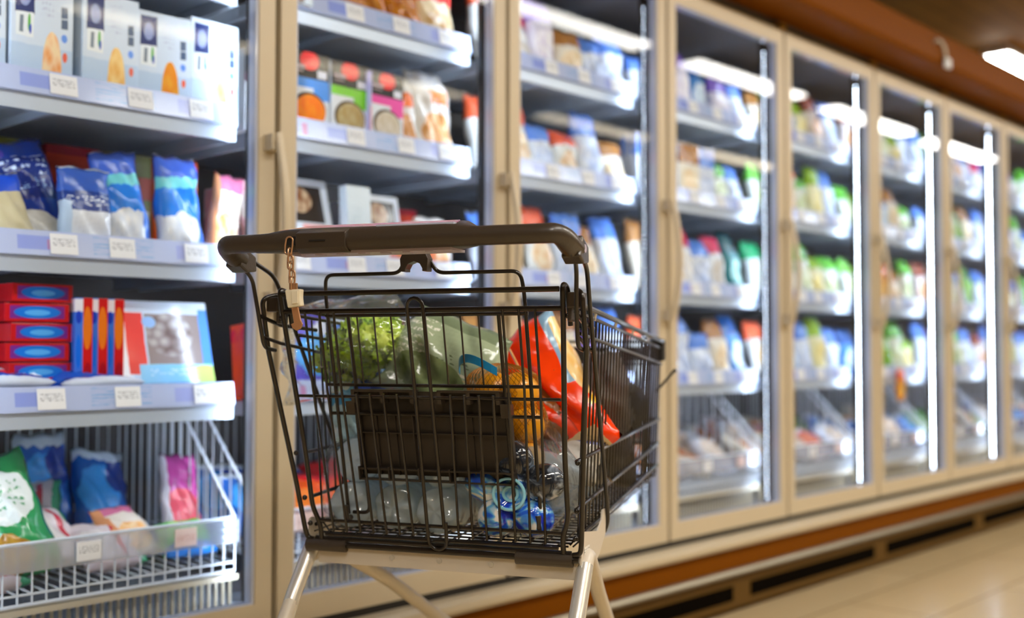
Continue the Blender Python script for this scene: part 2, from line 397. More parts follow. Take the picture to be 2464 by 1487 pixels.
def proto(kind, w, h, t, seed=0):
    key = (kind, round(w, 3), round(h, 3), round(t, 3), seed)
    if key not in PROTO:
        if kind == 'bag': o = weld(bag_mesh(w, h, t, seed, .12).obj('food_bag', M['shelf']))
        elif kind == 'box': o = MB().box((-w / 2, -t / 2, 0), (w / 2, t / 2, h)).obj('food_box', M['shelf'], bevel=.0015)
        PROTO[key] = o.data; bpy.data.objects.remove(o)
    return PROTO[key]
def item(kind, w, h, t, m, loc, rot=(0, 0, 0), label='', group=None, seed=0, name=None):
    me = proto(kind, w, h, t, seed)
    key = (me.name, m.name)
    if key not in PROTO: c = me.copy(); c.materials.clear(); c.materials.append(m); PROTO[key] = c
    o = bpy.data.objects.new(name or ('food_bag' if kind == 'bag' else 'food_box'), PROTO[key]); COL.objects.link(o)
    o.location = loc; o.rotation_euler = rot
    return tag(o, label, 'box' if kind == 'box' else 'bag', group)
def top(i): return SH[i] + .0065       # where goods stand on shelf i
B, E_, T_ = 'b', 'e', 't'
# packs that can be told apart in the first two bays
P = {}
def sea(nm, food, food2, hx):
    return pack(nm, '#dce8f5', [(B, .5, .2, .5, .2, '#c3d8ee'), (B, .22, .80, .15, .15, '#1c2f6e'), (E_, .22, .80, .09, .09, '#8f9fd0'), (B, .22, .56, .14, .10, '#f1f6f6'), (B, .17, .56, .03, .07, '#7f8c9a'), (E_, .29, .58, .02, .07, '#57b83a'), (E_, .31, .53, .02, .04, '#3d55c0'),
        (B, .86, .72, .055, .05, '#5a6b86'), (B, .86, .62, .055, .04, '#4e6382'), (E_, .86, .5, .05, .035, '#6a9cf0'), (T_, .58, .78, .1, .14, '#c8cfe4', 3), (E_, hx, .20, .16, .34, food, food2), (E_, .87, .34, .04, .04, '#f06a50')], .3, .6, .03, None)
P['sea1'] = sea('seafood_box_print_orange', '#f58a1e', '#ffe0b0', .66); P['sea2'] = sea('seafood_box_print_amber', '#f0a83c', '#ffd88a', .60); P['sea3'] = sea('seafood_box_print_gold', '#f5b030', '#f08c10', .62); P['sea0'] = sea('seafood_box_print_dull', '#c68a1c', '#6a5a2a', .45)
P['navy'] = pack('navy_bag_print', '#1d3f9e', [(B, .5, .12, .5, .14, '#e6ecf2'), (E_, .5, .22, .3, .14, '#d8d4c4', '#f6f2ea'), (B, .5, .62, .5, .18, '#1b2f7c'), (T_, .52, .72, .34, .09, '#cfe0ff', 1.6), (T_, .55, .56, .3, .04, '#9fc4f4', 2), (E_, .2, .86, .25, .1, '#5a49b8')], .18, .9, .06, (7, .7, .03))
P['whiteblue'] = pack('white_and_blue_bag_print', '#e4e8ee', [(B, .5, .62, .5, .13, '#24408c'), (T_, .5, .6, .35, .06, '#e8f0ff', 2), (B, .5, .84, .5, .13, '#3b62bd'), (B, .1, .3, .12, .3, '#c2d6ea')], .18, .9, .08, (7, .7, .03))
P['aqua'] = pack('aqua_band_bag_print', '#e6e9ee', [(B, .5, .55, .5, .14, '#2b86ea'), (B, .5, .72, .5, .05, '#7fe0e4'), (B, .5, .88, .5, .11, '#4a6fd8'), (B, .9, .3, .12, .3, '#4f86e8'), (E_, .45, .25, .3, .2, '#f2efe8', '#dfe4ea')], .18, .9, .1, (7, .8, .03))
P['cream'] = pack('cream_bag_print', '#cfc39a', [(B, .5, .86, .5, .12, '#1c4fd0'), (B, .5, .06, .5, .08, '#b6a472')], .35, .3, .03)
P['greenfish'] = pack('teal_edge_bag_print', '#e9dfc6', [(B, .86, .5, .1, .5, '#5db4d6'), (E_, .3, .1, .4, .14, '#6fb8f0')], .2, .8, .1)
P['orangebag'] = pack('orange_and_white_bag_print', '#f6e8d8', [(E_, .5, .3, .35, .25, '#f59a3c', '#ffd9a0'), (B, .5, .9, .5, .12, '#e07aa0'), (B, .1, .5, .12, .5, '#e8a070')], .2, .8, .1)
P['darkred'] = pack('dark_red_box_print', '#9c1424', [(B, .5, .8, .5, .12, '#d8401e'), (B, .3, .3, .2, .2, '#5c6a1e')], .4, .3, 0, None)
P['olive'] = pack('olive_box_print', '#6c6a2a', [(B, .5, .7, .5, .1, '#a63a1c'), (B, .6, .3, .3, .2, '#d8d0b0')], .4, .3, 0, None)
P['redflat'] = pack('red_and_blue_box_side', '#c4161e', [(B, .5, .52, .42, .34, '#7a2a86'), (E_, .5, .52, .36, .34, '#1877d8'), (E_, .5, .5, .2, .16, '#59b0f0')], .25, .7, 0, None)
P['redspine'] = pack('red_box_with_blue_spine', '#d41a1c', [(B, .22, .5, .24, .5, '#3f78e0'), (B, .22, .93, .24, .06, '#f2eef4'), (E_, .22, .82, .16, .06, '#1a3fc4'), (E_, .22, .5, .14, .16, '#1470e8'), (E_, .22, .15, .14, .12, '#1470e8'), (E_, .7, .72, .25, .2, '#ee7a1a'), (E_, .75, .3, .2, .1, '#b01020')], .25, .7, 0, None)
P['salmon'] = pack('salmon_pack_print', '#cfe2f8', [(B, .5, .93, .5, .07, '#e2eefc'), (B, .63, .55, .29, .30, '#9a8a86'), (E_, .58, .6, .24, .26, '#cfc6c2', '#7e6a66'), (B, .08, .5, .1, .5, '#e8f4ff'), (B, .19, .5, .13, .36, '#f04a44'), (B, .1, .45, .04, .4, '#ffffff'), (E_, .38, .75, .07, .07, '#9fc6f4'), (B, .95, .55, .05, .36, '#5b98f0'),
    (B, .62, .12, .38, .13, '#8fd0f4'), (E_, .9, .12, .18, .12, '#c8e87a'), (T_, .55, .15, .2, .04, '#e8f6ff', 2), (B, .5, .01, .5, .02, '#1c6ac8')], .15, .9, .02, (6, .3, .02))
P['bluebox'] = pack('blue_box_side_print', '#2c7ef0', [(B, .1, .5, .12, .5, '#7fa8f4'), (B, .95, .5, .08, .5, '#8a8df0')], .3, .6, 0, None)
P['flatpack'] = pack('blue_white_flat_pack_print', '#d4dcea', [(B, .5, .3, .5, .2, '#1c58c0'), (E_, .55, .45, .22, .1, '#e02a3c'), (E_, .2, .7, .2, .1, '#8fa0a8'), (E_, .8, .5, .12, .3, '#e9f0fa')], .12, 1, .12, (8, .9, .03))
P['greenbag'] = pack('green_and_white_bag_print', '#2f9a58', [(E_, .6, .62, .28, .22, '#eef4f0'), (T_, .6, .62, .2, .12, '#5aa878', 2), (E_, .45, .86, .08, .05, '#e04a4a'), (E_, .45, .18, .3, .16, '#a3691c', '#c99a3c'), (B, .12, .5, .05, .5, '#e8f0ec'), (E_, .2, .9, .2, .1, '#86bf3a')], .15, .9, .12, (8, .7, .03))
P['pinkwhite'] = pack('pink_and_white_pack_print', '#ecdde2', [(B, .6, .5, .05, .4, '#d6404f'), (E_, .3, .4, .2, .3, '#f6ecec'), (B, .9, .5, .1, .5, '#4aa678')], .15, .9, .1, (8, .7, .03))
P['clearblue'] = pack('blue_crinkled_bag_print', '#2769c4', [(E_, .4, .5, .3, .3, '#3fa2f0'), (E_, .7, .7, .2, .2, '#1c3f9a'), (B, .5, .95, .5, .08, '#d6e6f4')], .08, 1, .15, (10, 1, .04))
P['purple'] = pack('purple_pink_bag_print', '#c84a9c', [(E_, .5, .3, .5, .25, '#e8586a'), (B, .1, .5, .1, .5, '#f0e8f4')], .12, 1, .12, (8, .8, .03))
P['lime'] = pack('lime_green_bag_print', '#4fd03a', [(E_, .3, .6, .3, .2, '#b8f080'), (B, .5, .1, .5, .12, '#2a8ae8')], .12, 1, .12, (8, .8, .03))
def meal(nm, band, food, food2):
    return pack(nm, '#e8edf2', [(B, .5, .86, .5, .17, '#0c0507'), (E_, .5, .90, .24, .11, '#f01820'), (B, .22, .82, .16, .018, '#cdb8bc'), (B, .22, .77, .12, .010, '#b09a9e'), (B, .82, .76, .12, .045, '#e6e8f0'), (B, .5, .64, .5, .055, band), (E_, .9, .56, .3, .10, band), (E_, .5, .34, .42, .20, '#4a3520'), (E_, .53, .32, .38, .19, food, food2)], .25, .7, 0, None)
P['meal1'] = meal('ready_meal_box_blue', '#4a98f0', '#ff9a10', '#ff7a00'); P['meal2'] = meal('ready_meal_box_green', '#7cd61e', '#cdbf92', '#b59a5a'); P['meal3'] = meal('ready_meal_box_pink', '#f050a8', '#e6ddd0', '#cfc0a4'); P['meal0'] = meal('ready_meal_box_maroon', '#5a1430', '#7a2a1c', '#3a1410')
P['divider'] = pack('lilac_divider_print', '#c9c2ec', [(B, .5, .25, .5, .3, '#f0a4b4')], .15, .9, 0, None)
P['bread'] = pack('golden_bread_bag_print', '#c67a1e', [(E_, .5, .5, .3, .3, '#e8a44a', '#b0641a'), (B, .5, .9, .5, .1, '#e8ecf4')], .15, .9, .1, (8, .8, .03))
P['redtan'] = pack('red_top_tan_bag_print', '#e6cfa6', [(B, .5, .8, .5, .2, '#ee3a34'), (E_, .5, .75, .2, .1, '#ff9a70'), (E_, .5, .3, .3, .2, '#f0dcb4', '#c99a5a')], .15, .9, .08, (8, .8, .03))
P['whiteor'] = pack('white_and_orange_bag_print', '#f0ece4', [(B, .6, .66, .22, .08, '#f57a2c'), (E_, .5, .3, .3, .2, '#f2c896', '#e09a50'), (T_, .4, .85, .3, .08, '#8a94b0', 2)], .15, .9, .05, (8, .7, .03))
P['window'] = pack('silver_window_pack_print', '#dfe6ee', [(B, .5, .72, .36, .2, '#2c2420'), (E_, .4, .76, .25, .14, '#e2c8a4', '#8a5a3a'), (B, .7, .25, .3, .25, '#f2a6a0'), (E_, .3, .3, .3, .16, '#eef4fa'), (E_, .9, .3, .12, .12, '#f5a05a')], .1, 1, 0, None)
P['palebox'] = pack('pale_blue_pack_print', '#dceaf4', [(E_, .5, .1, .3, .12, '#8a7a70'), (T_, .4, .6, .25, .15, '#b8ccd8', 3)], .2, .8, 0, None)
P['pinkpk'] = pack('pink_pack_print', '#f2c4cc', [(E_, .3, .7, .3, .2, '#f6ece6'), (B, .8, .3, .2, .3, '#f08a5c'), (B, .2, .1, .2, .1, '#b07ae0')], .2, .8, .05, None)
P['violet'] = pack('violet_bag_print', '#5a48c8', [(E_, .5, .5, .35, .25, '#4fb0f4'), (E_, .7, .8, .2, .1, '#e8ecff')], .12, 1, .15, (8, .9, .03))
P['orangebox'] = pack('orange_box_print', '#f05a1c', [(B, .5, .85, .5, .08, '#e02030'), (E_, .4, .4, .3, .2, '#ff8a30')], .3, .6, .05, None)
P['redbox'] = pack('plain_red_box_print', '#d8202c', [(B, .5, .5, .5, .1, '#f0c0c0')], .3, .6, 0, None)
# packs for the farther bays: (material, words)
def mk(nm, base, a, b_, c=None):
    return pack(nm, base, [(B, .5, .82, .5, .16, a), (E_, .5, .35, .34, .22, b_, c or base), (T_, .5, .62, .3, .06, '#9aa6bc', 2)], .14, .9, .07, (8, .8, .03))
FAR = [(mk('pr_a', '#eef0ea', '#f0643a', '#e8b070', '#f6e6c8'), 'white bag with orange top'), (mk('pr_b', '#eceff2', '#e23c66', '#e6cfa8'), 'white bag with crimson top'),
       (mk('pr_c', '#dfe8f6', '#5f8fe8', '#f2f4f8', '#b8ccf0'), 'pale bag with blue top'), (mk('pr_d', '#f0e6d0', '#b07a40', '#e6b878', '#fff0d0'), 'cream and brown bag'),
       (mk('pr_e', '#e8f0e4', '#6fca4a', '#b8d870', '#f0f4d8'), 'white bag with green top'), (mk('pr_f', '#f2eeb8', '#9ac83a', '#f2d84a', '#fff8c0'), 'yellow and lime bag'),
       (mk('pr_g', '#e6eef0', '#2cae74', '#cfe8da', '#ffffff'), 'white bag with emerald top'), (mk('pr_h', '#2f86d8', '#1a5aa8', '#9fd0f4', '#e8f4ff'), 'bright blue bag'),
       (mk('pr_i', '#e9dcd8', '#8a3a28', '#c86a3a', '#f0c8a0'), 'russet and cream bag'), (mk('pr_j', '#e6e0f0', '#7a5ac8', '#d8c8f0', '#ffffff'), 'lilac bag with purple top'),
       (mk('pr_k', '#7ab83a', '#3c8a2a', '#c8e070', '#4fa030'), 'leaf green bag'), (mk('pr_l', '#f09a2c', '#e8601c', '#ffd070', '#f0b040'), 'orange bag'), (mk('pr_m', '#1f7a7c', '#12545c', '#6fc0c0', '#bfe8e4'), 'teal bag')]
def bx(k): return S0 + k * BW          # left end of bay k
def put(k, i, x, kind, w, h, t, key, words, dy=0., lean=0., rz=0., dz=0., seed=0, name=None, group=None, where=None, roll=0):
    """stand a pack on shelf i of bay k with its left-right centre x metres into the bay"""
    return item(kind, w, h, t, P[key] if isinstance(key, str) else key, (bx(k) + x, WALL + .118 + t / 2 + dy, top(i) + dz), (R(lean), R(roll), R(rz)),
                '%s %s' % (words, where or ('on %s, %s bay' % (SHN[i], ORD[k]))), group, seed, name)
# bay 0 -- upper shelf: tall white seafood cartons
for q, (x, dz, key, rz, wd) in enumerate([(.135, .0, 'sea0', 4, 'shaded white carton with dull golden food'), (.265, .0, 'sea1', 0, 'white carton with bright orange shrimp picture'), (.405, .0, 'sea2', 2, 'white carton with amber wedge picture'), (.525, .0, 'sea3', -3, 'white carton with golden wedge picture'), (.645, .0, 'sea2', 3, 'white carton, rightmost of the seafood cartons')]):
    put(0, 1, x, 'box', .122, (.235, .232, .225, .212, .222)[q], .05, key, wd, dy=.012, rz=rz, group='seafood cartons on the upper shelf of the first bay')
for q in range(5): put(0, 1, .13 + q * .13, 'box', .12, .2, .05, 'sea2', 'white carton in the back row, %s from the left,' % ORD[q], dy=.09, group='back row of seafood cartons')
# the middle shelf: film bags with darker boxes behind
put(0, 2, .29, 'bag', .19, .245, .075, 'navy', 'large navy blue bag', dy=.06, lean=-14, rz=-6, seed=3, roll=-12)
put(0, 2, .12, 'bag', .16, .25, .07, 'navy', 'navy bag at the left end', dy=.10, lean=-8, rz=10, seed=5)
put(0, 2, .215, 'bag', .13, .15, .05, 'cream', 'small cream bag with blue top', lean=-10, rz=14, seed=7, roll=-10)
put(0, 2, .09, 'bag', .13, .14, .05, 'greenfish', 'cream bag with teal edge', lean=-12, rz=10, seed=8)
put(0, 2, .365, 'bag', .125, .18, .05, 'whiteblue', 'clear and white bag with navy band', lean=-6, rz=0, seed=11)
put(0, 2, .475, 'bag', .115, .235, .06, 'aqua', 'blue bag with turquoise band, left of a pair', dy=.02, lean=-12, rz=-6, roll=-7, seed=12, group='turquoise banded bags')
put(0, 2, .585, 'bag', .12, .235, .06, 'aqua', 'blue bag with turquoise band, right of a pair', dy=.01, lean=-8, rz=4, seed=14, group='turquoise banded bags')
put(0, 2, .668, 'bag', .08, .21, .05, 'orangebag', 'slim orange and white bag', lean=-10, rz=-12, seed=2, roll=10)
for q, (x, key, wd) in enumerate([(.12, 'darkred', 'dark red box'), (.28, 'olive', 'olive box'), (.42, 'darkred', 'deep red box'), (.55, 'olive', 'olive green box'), (.66, 'orangebox', 'orange box')]):
    put(0, 2, x, 'box', .12, .25, .06, key, wd + ', %s from left in back row,' % ORD[q], dy=.2)
# the lower shelf: red boxes, leaning packs, flat packs
for q in range(5):
    put(0, 3, .285, 'box', .125, .036, .16, 'redflat', 'flat red box, blue oval, %s up in the stack' % ORD[q], dy=.05, dz=.05 + q * .0385, rz=(3, -2, 4, -3, 5)[q], group='stacked red and blue boxes')
for q in range(2): put(0, 3, .285, 'box', .13, .024, .17, 'redflat', 'thin red box under the stack, %s,' % ('lower', 'upper')[q], dy=.05, dz=q * .0245)
for q in range(3): put(0, 3, .12, 'box', .14, .07, .14, 'redflat', 'dim red box at the left end, %s in its stack,' % ORD[q], dy=.15, dz=q * .071)
for q, x in enumerate((.375, .412, .452)):
    put(0, 3, x, 'box', .036, .215, .14, 'redspine', 'upright red box with blue spine, %s of three,' % ORD[q], dy=.035, rz=-6 - 4 * q, dz=.0, group='upright red boxes with blue spines')
put(0, 3, .555, 'box', .235, .185, .012, 'salmon', 'large pale blue fish pack with clear window leaning', dy=.035, dz=.034, lean=-14, rz=2)
bb_ = put(0, 3, .60, 'box', .15, .032, .09, 'bluebox', 'flat blue box with white letters lying', dy=.0)
def lettering(text, size, m, parent, loc, rot=(R(90), 0, 0)):
    cu = bpy.data.curves.new('lettering', 'FONT'); cu.body = text; cu.size = size; cu.extrude = .0004; cu.align_x = 'CENTER'; cu.align_y = 'CENTER'
    cu.materials.append(m); o = bpy.data.objects.new('lettering', cu); COL.objects.link(o); 
    me = bpy.data.meshes.new_from_object(o); me.name = 'lettering'; bpy.data.objects.remove(o); o = bpy.data.objects.new('lettering', me); COL.objects.link(o); o.parent = parent; o.location = loc; o.rotation_euler = rot; return o
M['white_ink'] = mat('white_ink', '#eef4ff', .5); M['navy_ink'] = mat('navy_ink', '#1f3f8c', .5); M['dark_ink'] = mat('dark_ink', '#2a3240', .5); M['red_ink'] = mat('red_ink', '#c84a6a', .5)
lettering('ZIROD', .024, M['white_ink'], bb_, (0, -.0456, .016))
for q, (x, dy, dz, rz) in enumerate([(.14, .0, .0, 5), (.33, .0, .0, -4), (.20, .0, .026, -8), (.40, .0, .024, 6)]):
    o = put(0, 3, x, 'bag', .19, .13, .04, 'flatpack', 'blue, white and red pack lying flat, %s,' % ('bottom left', 'bottom right', 'upper left', 'upper right')[q], rz=rz, seed=20 + q, group='flat blue and white packs')
    o.rotation_euler = (R(-86), 0, R(rz)); o.location = (bx(0) + x, WALL + .12, top(3) + .020 + dz)
put(0, 3, .67, 'bag', .09, .2, .05, 'purple', 'magenta bag behind the fish pack', dy=.12, lean=-4, seed=3)
put(0, 3, .16, 'box', .2, .2, .06, 'olive', 'dim olive box at the back', dy=.38)
# bay 1
o = put(1, 0, .10, 'box', .115, .07, .006, 'palebox', 'white sign card with dark letters', dy=-.03, dz=.0)
lettering('UK M', .035, M['dark_ink'], o, (.02, -.0035, .038)); lettering('PO', .026, M['red_ink'], o, (-.045, -.0035, .03))
for q, (x, w_, hh, key, wd) in enumerate([(.22, .12, .2, 'palebox', 'pale blue bag'), (.36, .15, .2, 'bread', 'golden brown bread bag'), (.49, .14, .16, 'bread', 'smaller golden bread bag'), (.60, .15, .2, 'redtan', 'red topped tan bag')]):
    put(1, 0, x, 'bag', w_, hh, .07, key, wd, lean=-10, rz=(5, -8, 6, -4)[q], seed=30 + q)
put(1, 1, .045, 'box', .06, .19, .05, 'meal0', 'dark maroon meal box', dy=.03)
dv = put(1, 1, .105, 'box', .045, .205, .004, 'divider', 'lilac and pink shelf divider card', dy=.0, rz=-25, name='shelf_divider'); dv['category'] = 'divider'
for q, (x, key, wd) in enumerate([(.178, 'meal1', 'black and blue meal box with orange food'), (.298, 'meal2', 'black and green meal box with pale food'), (.415, 'meal3', 'black and pink meal box with cream food')]):
    put(1, 1, x, 'box', .115, .205 - q * .004, .045, key, wd, dy=.01, rz=2 * q, group='round dish ready meals')
put(1, 1, .352, 'box', .004, .19, .05, 'divider', 'thin clear shelf divider blade', dy=-.006, name='shelf_divider')['category'] = 'divider'
for q, (x, w_, hh, key, wd) in enumerate([(.50, .10, .22, 'whiteor', 'slim white bag'), (.61, .15, .26, 'whiteor', 'tall white and orange bag')]):
    put(1, 1, x, 'bag', w_, hh, .07, key, wd, lean=-12, dy=.01, rz=(-10, -4)[q], seed=40 + q)
put(1, 1, .53, 'box', .09, .2, .1, 'bread', 'brown box behind the white bags', dy=.16)
for q, (x, kind, w_, hh, t, key, wd, lean) in enumerate([(.07, 'bag', .11, .2, .06, 'pinkpk', 'pink bag with purple corner', -6), (.215, 'box', .15, .235, .012, 'window', 'silver rimmed window pack leaning back', -16), (.34, 'box', .075, .215, .03, 'palebox', 'narrow pale blue pack', -5), (.445, 'box', .12, .21, .014, 'window', 'silver rimmed window pack, right of the pale one,', -12), (.54, 'box', .09, .14, .04, 'pinkpk', 'short pink pack', -4), (.63, 'bag', .13, .17, .06, 'whiteor', 'rounded white bag', -10)]):
    put(1, 2, x, kind, w_, hh, t, key, wd, lean=lean, dy=.03 if lean < -8 else .01, seed=50 + q)
for q, (x, key, wd) in enumerate([(.12, 'pinkpk', 'pink box'), (.30, 'orangebag', 'orange box'), (.48, 'palebox', 'pale box'), (.62, 'darkred', 'dark box')]):
    put(1, 2, x, 'box', .13, .2, .06, key, wd + ', %s from left in the back row,' % ORD[q], dy=.2)
for q, (x, kind, w_, hh, key, wd) in enumerate([(.08, 'box', .11, .17, 'orangebox', 'orange box'), (.21, 'bag', .15, .2, 'violet', 'violet and blue bag'), (.35, 'bag', .14, .2, 'clearblue', 'blue crinkled bag'), (.48, 'bag', .13, .17, 'violet', 'dark violet bag'), (.61, 'box', .13, .16, 'darkred', 'dark red box')]):
    put(1, 3, x, kind, w_, hh, .07, key, wd, lean=-6, dy=.01, seed=60 + q)
# farther bays: bags in rows, whiter near the cart, greener towards the far end
rg = random.Random(11)
CH = {2: [(0, [0, 1, 9, 3, 2, 2]), (1, [0, 0, 2, 0, 2, 3]), (2, [2, 0, 0, 2, 3, 2]), (3, [3, 0, 7, 3, 9, 2])],
      3: [(0, [2, 2, 9, 7, 9, 2]), (1, [2, 2, 3, 2, 4, 2]), (2, [3, 2, 1, 2, 1, 12]), (3, [0, 7, 2, 2, 3, 7])],
      4: [(0, [3, 5, 2, 5, 8, 2]), (1, [4, 6, 0, 4, 5, 2]), (2, [6, 2, 6, 4, 5, 4]), (3, [0, 7, 7, 2, 5, 2])],
      5: [(0, [8, 4, 7, 4, 5, 2]), (1, [4, 5, 4, 7, 3, 4]), (2, [4, 5, 11, 11, 3, 4]), (3, [7, 7, 4, 10, 4, 5])],
      6: [(0, [2, 10, 4, 7, 8, 2]), (1, [2, 7, 10, 4, 10, 3]), (2, [8, 10, 10, 4, 2, 10]), (3, [2, 9, 10, 10, 4, 2])],
      7: [(0, [1, 7, 8, 2, 9, 4]), (1, [2, 7, 5, 8, 2, 4]), (2, [2, 7, 10, 1, 4, 2]), (3, [8, 2, 10, 9, 4, 2])],
      8: [(0, [4, 2, 7, 8, 2, 5]), (1, [2, 5, 8, 7, 4, 2]), (2, [10, 2, 4, 8, 2, 7]), (3, [2, 8, 10, 4, 7, 2])]}
for k, rows in CH.items():
    for i, seq in rows:
        x = .035
        for q, c in enumerate(seq):
            w_ = rg.choice([.105, .12, .13]); hh = rg.choice([.17, .2, .225, .245]); 
            m_, wd = FAR[c]
            if (k, i) == (3, 1): kind = 'box' if q < 4 else 'bag'
            else: kind = 'bag'
            if kind == 'box': w_ = .115; hh = .2; wd = wd.replace('bag', 'carton')
            put(k, i, x + w_ / 2 - .003, kind, w_, hh, .06, m_, wd + ', %s from left' % ORD[q], lean=rg.uniform(-16, -7) if kind == 'bag' else -2, rz=rg.uniform(-9, 9) if kind == 'bag' else 0, dy=rg.uniform(.008, .02), seed=rg.choice([1, 4, 6, 9]),
                group='bags along the %s of the %s bay' % (SHN[i], ORD[k]))
            x += .112
            if x > .62: break
# goods heaped in the wire baskets
M['cellophane'] = pack('crinkled_clear_bag_print', '#dfe3ee', [(E_, .5, .5, .35, .35, '#cda98a', '#f0e0d0')], .06, 1, .2, (14, 1, .05))
M['cello2'] = pack('crinkled_red_bag_print', '#e6d8dc', [(E_, .4, .5, .35, .3, '#d83a3a', '#f0a080'), (E_, .8, .7, .2, .2, '#a06ad0')], .06, 1, .2, (14, 1, .05))
M['cello3'] = pack('crinkled_orange_bag_print', '#e8dcc8', [(E_, .5, .5, .35, .3, '#f0903a', '#c86a20')], .06, 1, .2, (14, 1, .05))
def basket_bag(k, x, y, z, w_, hh, t, m_, wd, rot, seed):
    return item('bag', w_, hh, t, P[m_] if isinstance(m_, str) else m_, (bx(k) + x, WALL + y, z), tuple(R(a) for a in rot), '%s %s wire basket' % (wd, ORD[k]), 'bags heaped in the %s wire basket' % ORD[k], seed)
for a in [(.25, .17, .42, .19, .25, .08, 'greenbag', 'large green and white bag leaning', (-20, -16, -14), 70), (.13, .2, .42, .16, .25, .07, 'greenbag', 'green bag at the left end', (-26, 0, 10), 71), (.38, .22, .43, .13, .16, .06, 'pinkwhite', 'pink and white pack', (-50, 0, 20), 72), (.36, .36, .43, .13, .19, .06, 'pinkwhite', 'white pack with red stripe', (-40, 0, -25), 73),
          (.46, .17, .42, .15, .14, .06, 'pinkwhite', 'pale pink pack at the front', (-60, 0, 6), 74), (.54, .40, .43, .15, .22, .07, 'clearblue', 'crinkled blue bag', (-25, 10, 4), 75), (.44, .45, .44, .14, .24, .07, 'clearblue', 'dark blue bag at the back', (-15, 0, 4), 76), (.655, .26, .44, .1, .2, .05, 'purple', 'magenta bag', (-25, 5, -10), 77),
          (.62, .16, .42, .13, .1, .05, 'lime', 'lime green bag', (-50, 0, -5), 78), (.2, .14, .415, .16, .1, .05, 'pinkwhite', 'white pack under the green bag', (-75, 0, 10), 79), (.52, .2, .43, .13, .13, .05, 'orangebag', 'white bag with orange spot', (-45, 0, 15), 80)]:
    basket_bag(0, *a)
rb = random.Random(5)
def heap(k, n, mats):
    for q in range(n):
        x = .11 + (q % 5) * .125 + rb.uniform(-.02, .02); y = .19 + (q // 5) * .13 + rb.uniform(-.02, .02)
        m_, wd = rb.choice(mats)
        basket_bag(k, x, y, .425 + (q // 5) * .012, .16, .18, .06, m_, '%s, %s from left, %s row,' % (wd, ORD[q % 5], ('front', 'second', 'back')[q // 5]), (rb.uniform(-70, -35), rb.uniform(-12, 12), rb.uniform(-25, 25)), 80 + rb.randrange(4))
heap(1, 10, [('orangebox', 'orange bag'), ('redbox', 'red bag'), ('clearblue', 'blue bag')])
heap(2, 10, [(M['cellophane'], 'clear crinkled bag'), ('clearblue', 'blue crinkled bag')])
for k in (3, 4): heap(k, 15, [(M['cellophane'], 'clear crinkled bag'), (M['cellophane'], 'clear crinkled bag'), (M['cello2'], 'clear bag with red food'), (M['cello3'], 'clear bag with orange food')])
for k in (5, 6, 7, 8): heap(k, 12, [(M['cellophane'], 'clear crinkled bag'), (M['cello3'], 'clear bag with orange food'), ('clearblue', 'blue bag'), (FAR[10][0], 'green bag')])
# small hanging strip of sweets on the sixth bay's lower rail
st = item('bag', .07, .14, .03, FAR[11][0], (bx(5) + .40, WALL + .085, .64), (0, 0, 0), 'small orange pack hanging from the lower shelf of the sixth bay', None, 3)
#CART#
# ------------------------------------------------------------------ shopping cart
fh = Vector((cos(TH), sin(TH), 0)); rt_ = Vector((sin(TH), -cos(TH), 0)); AL = R(19.5)
er = rt_ * cos(AL) - fh * sin(AL)                 # the cart's right; its length axis runs into the picture
CO = fh * 1.75 + rt_ * -.14 + er * -.010
cart = empty('shopping_cart', CO, math.atan2(er.y, er.x), 'black wire shopping cart full of groceries with dark plastic push handle', 'shopping cart')
SL = .23                                           # lean of the rear gate
def G(u, z, off=0.): return (u, off + (.926 - z) * SL, z)
RW = .0022
# --- push handle
HV, HZ = -.122, 1.025
def tubeprof(us, rs):
    return [Vector((u, HV, HZ)) for u in us], rs
hb = MB(); us = [-.252, -.2, -.1, 0, .1, .2, .252]
hb.tube([(u, HV, HZ) for u in us], .0142, 20)
# raised middle body: its rounded face towards the pusher, its top leaning back
def body(u, s):
    z0 = HZ; pr = [(HV - .0145 * cos(a), z0 + .0148 * sin(a) ) for a in [R(q) for q in (-90, -60, -30, 0, 30, 60)]]
    pr += [(HV - .002, z0 + .0135 + .005 * s), (HV + .012 + .055 * s, z0 + .0125 + .0185 * s), (HV + .0145 + .057 * s, z0 + .006 + .014 * s), (HV + .0145 + .055 * s, z0 - .010 * s), (HV + .004 + .04 * s, z0 - .0148)]
    return [(u, p, q) for p, q in pr]
secs = [(-.212, .0), (-.19, .25), (-.172, .8), (-.160, 1), (.1, 1), (.112, .9), (.125, .6), (.15, 0)]
v = []; f = []; n = 11
for u, s in secs: v += body(u, s)
for i in range(len(secs) - 1):
    for j in range(n): f.append((i * n + j, i * n + (j + 1) % n, (i + 1) * n + (j + 1) % n, (i + 1) * n + j))
f += [tuple(range(n)), tuple(range((len(secs) - 1) * n, len(secs) * n))]
hb.add(v, f)
handle = hb.obj('push_handle', M['plastic'], cart, smooth=True)
def on_top(u, t): # point on the sloping top of the body, t 0..1 from the pusher's side
    return (u, HV + t * .066, HZ + .0192 + t * .0122)
M['advert'] = None
k = N('pink_advert_print'); co = k.n('ShaderNodeTexCoord'); sp = k.n('ShaderNodeSeparateXYZ'); k.l(co.outputs['Generated'], sp.inputs[0])
rp = k.n('ShaderNodeValToRGB'); rp.color_ramp.elements[0].color = srgb('#e8956a'); rp.color_ramp.elements[1].color = srgb('#b05a96'); e_ = rp.color_ramp.elements.new(.35); e_.color = srgb('#cf5f86'); k.l(sp.outputs[0], rp.inputs[0])
st_ = k.math('GREATER_THAN', k.math('FRACT', k.math('MULTIPLY', sp.outputs[1], 3.2)), .72); k.l(k.mix(st_, rp.outputs[0], srgb('#efc6cf')), k.b.inputs['Base Color']); k.b.inputs['Roughness'].default_value = .2
M['advert'] = k.m
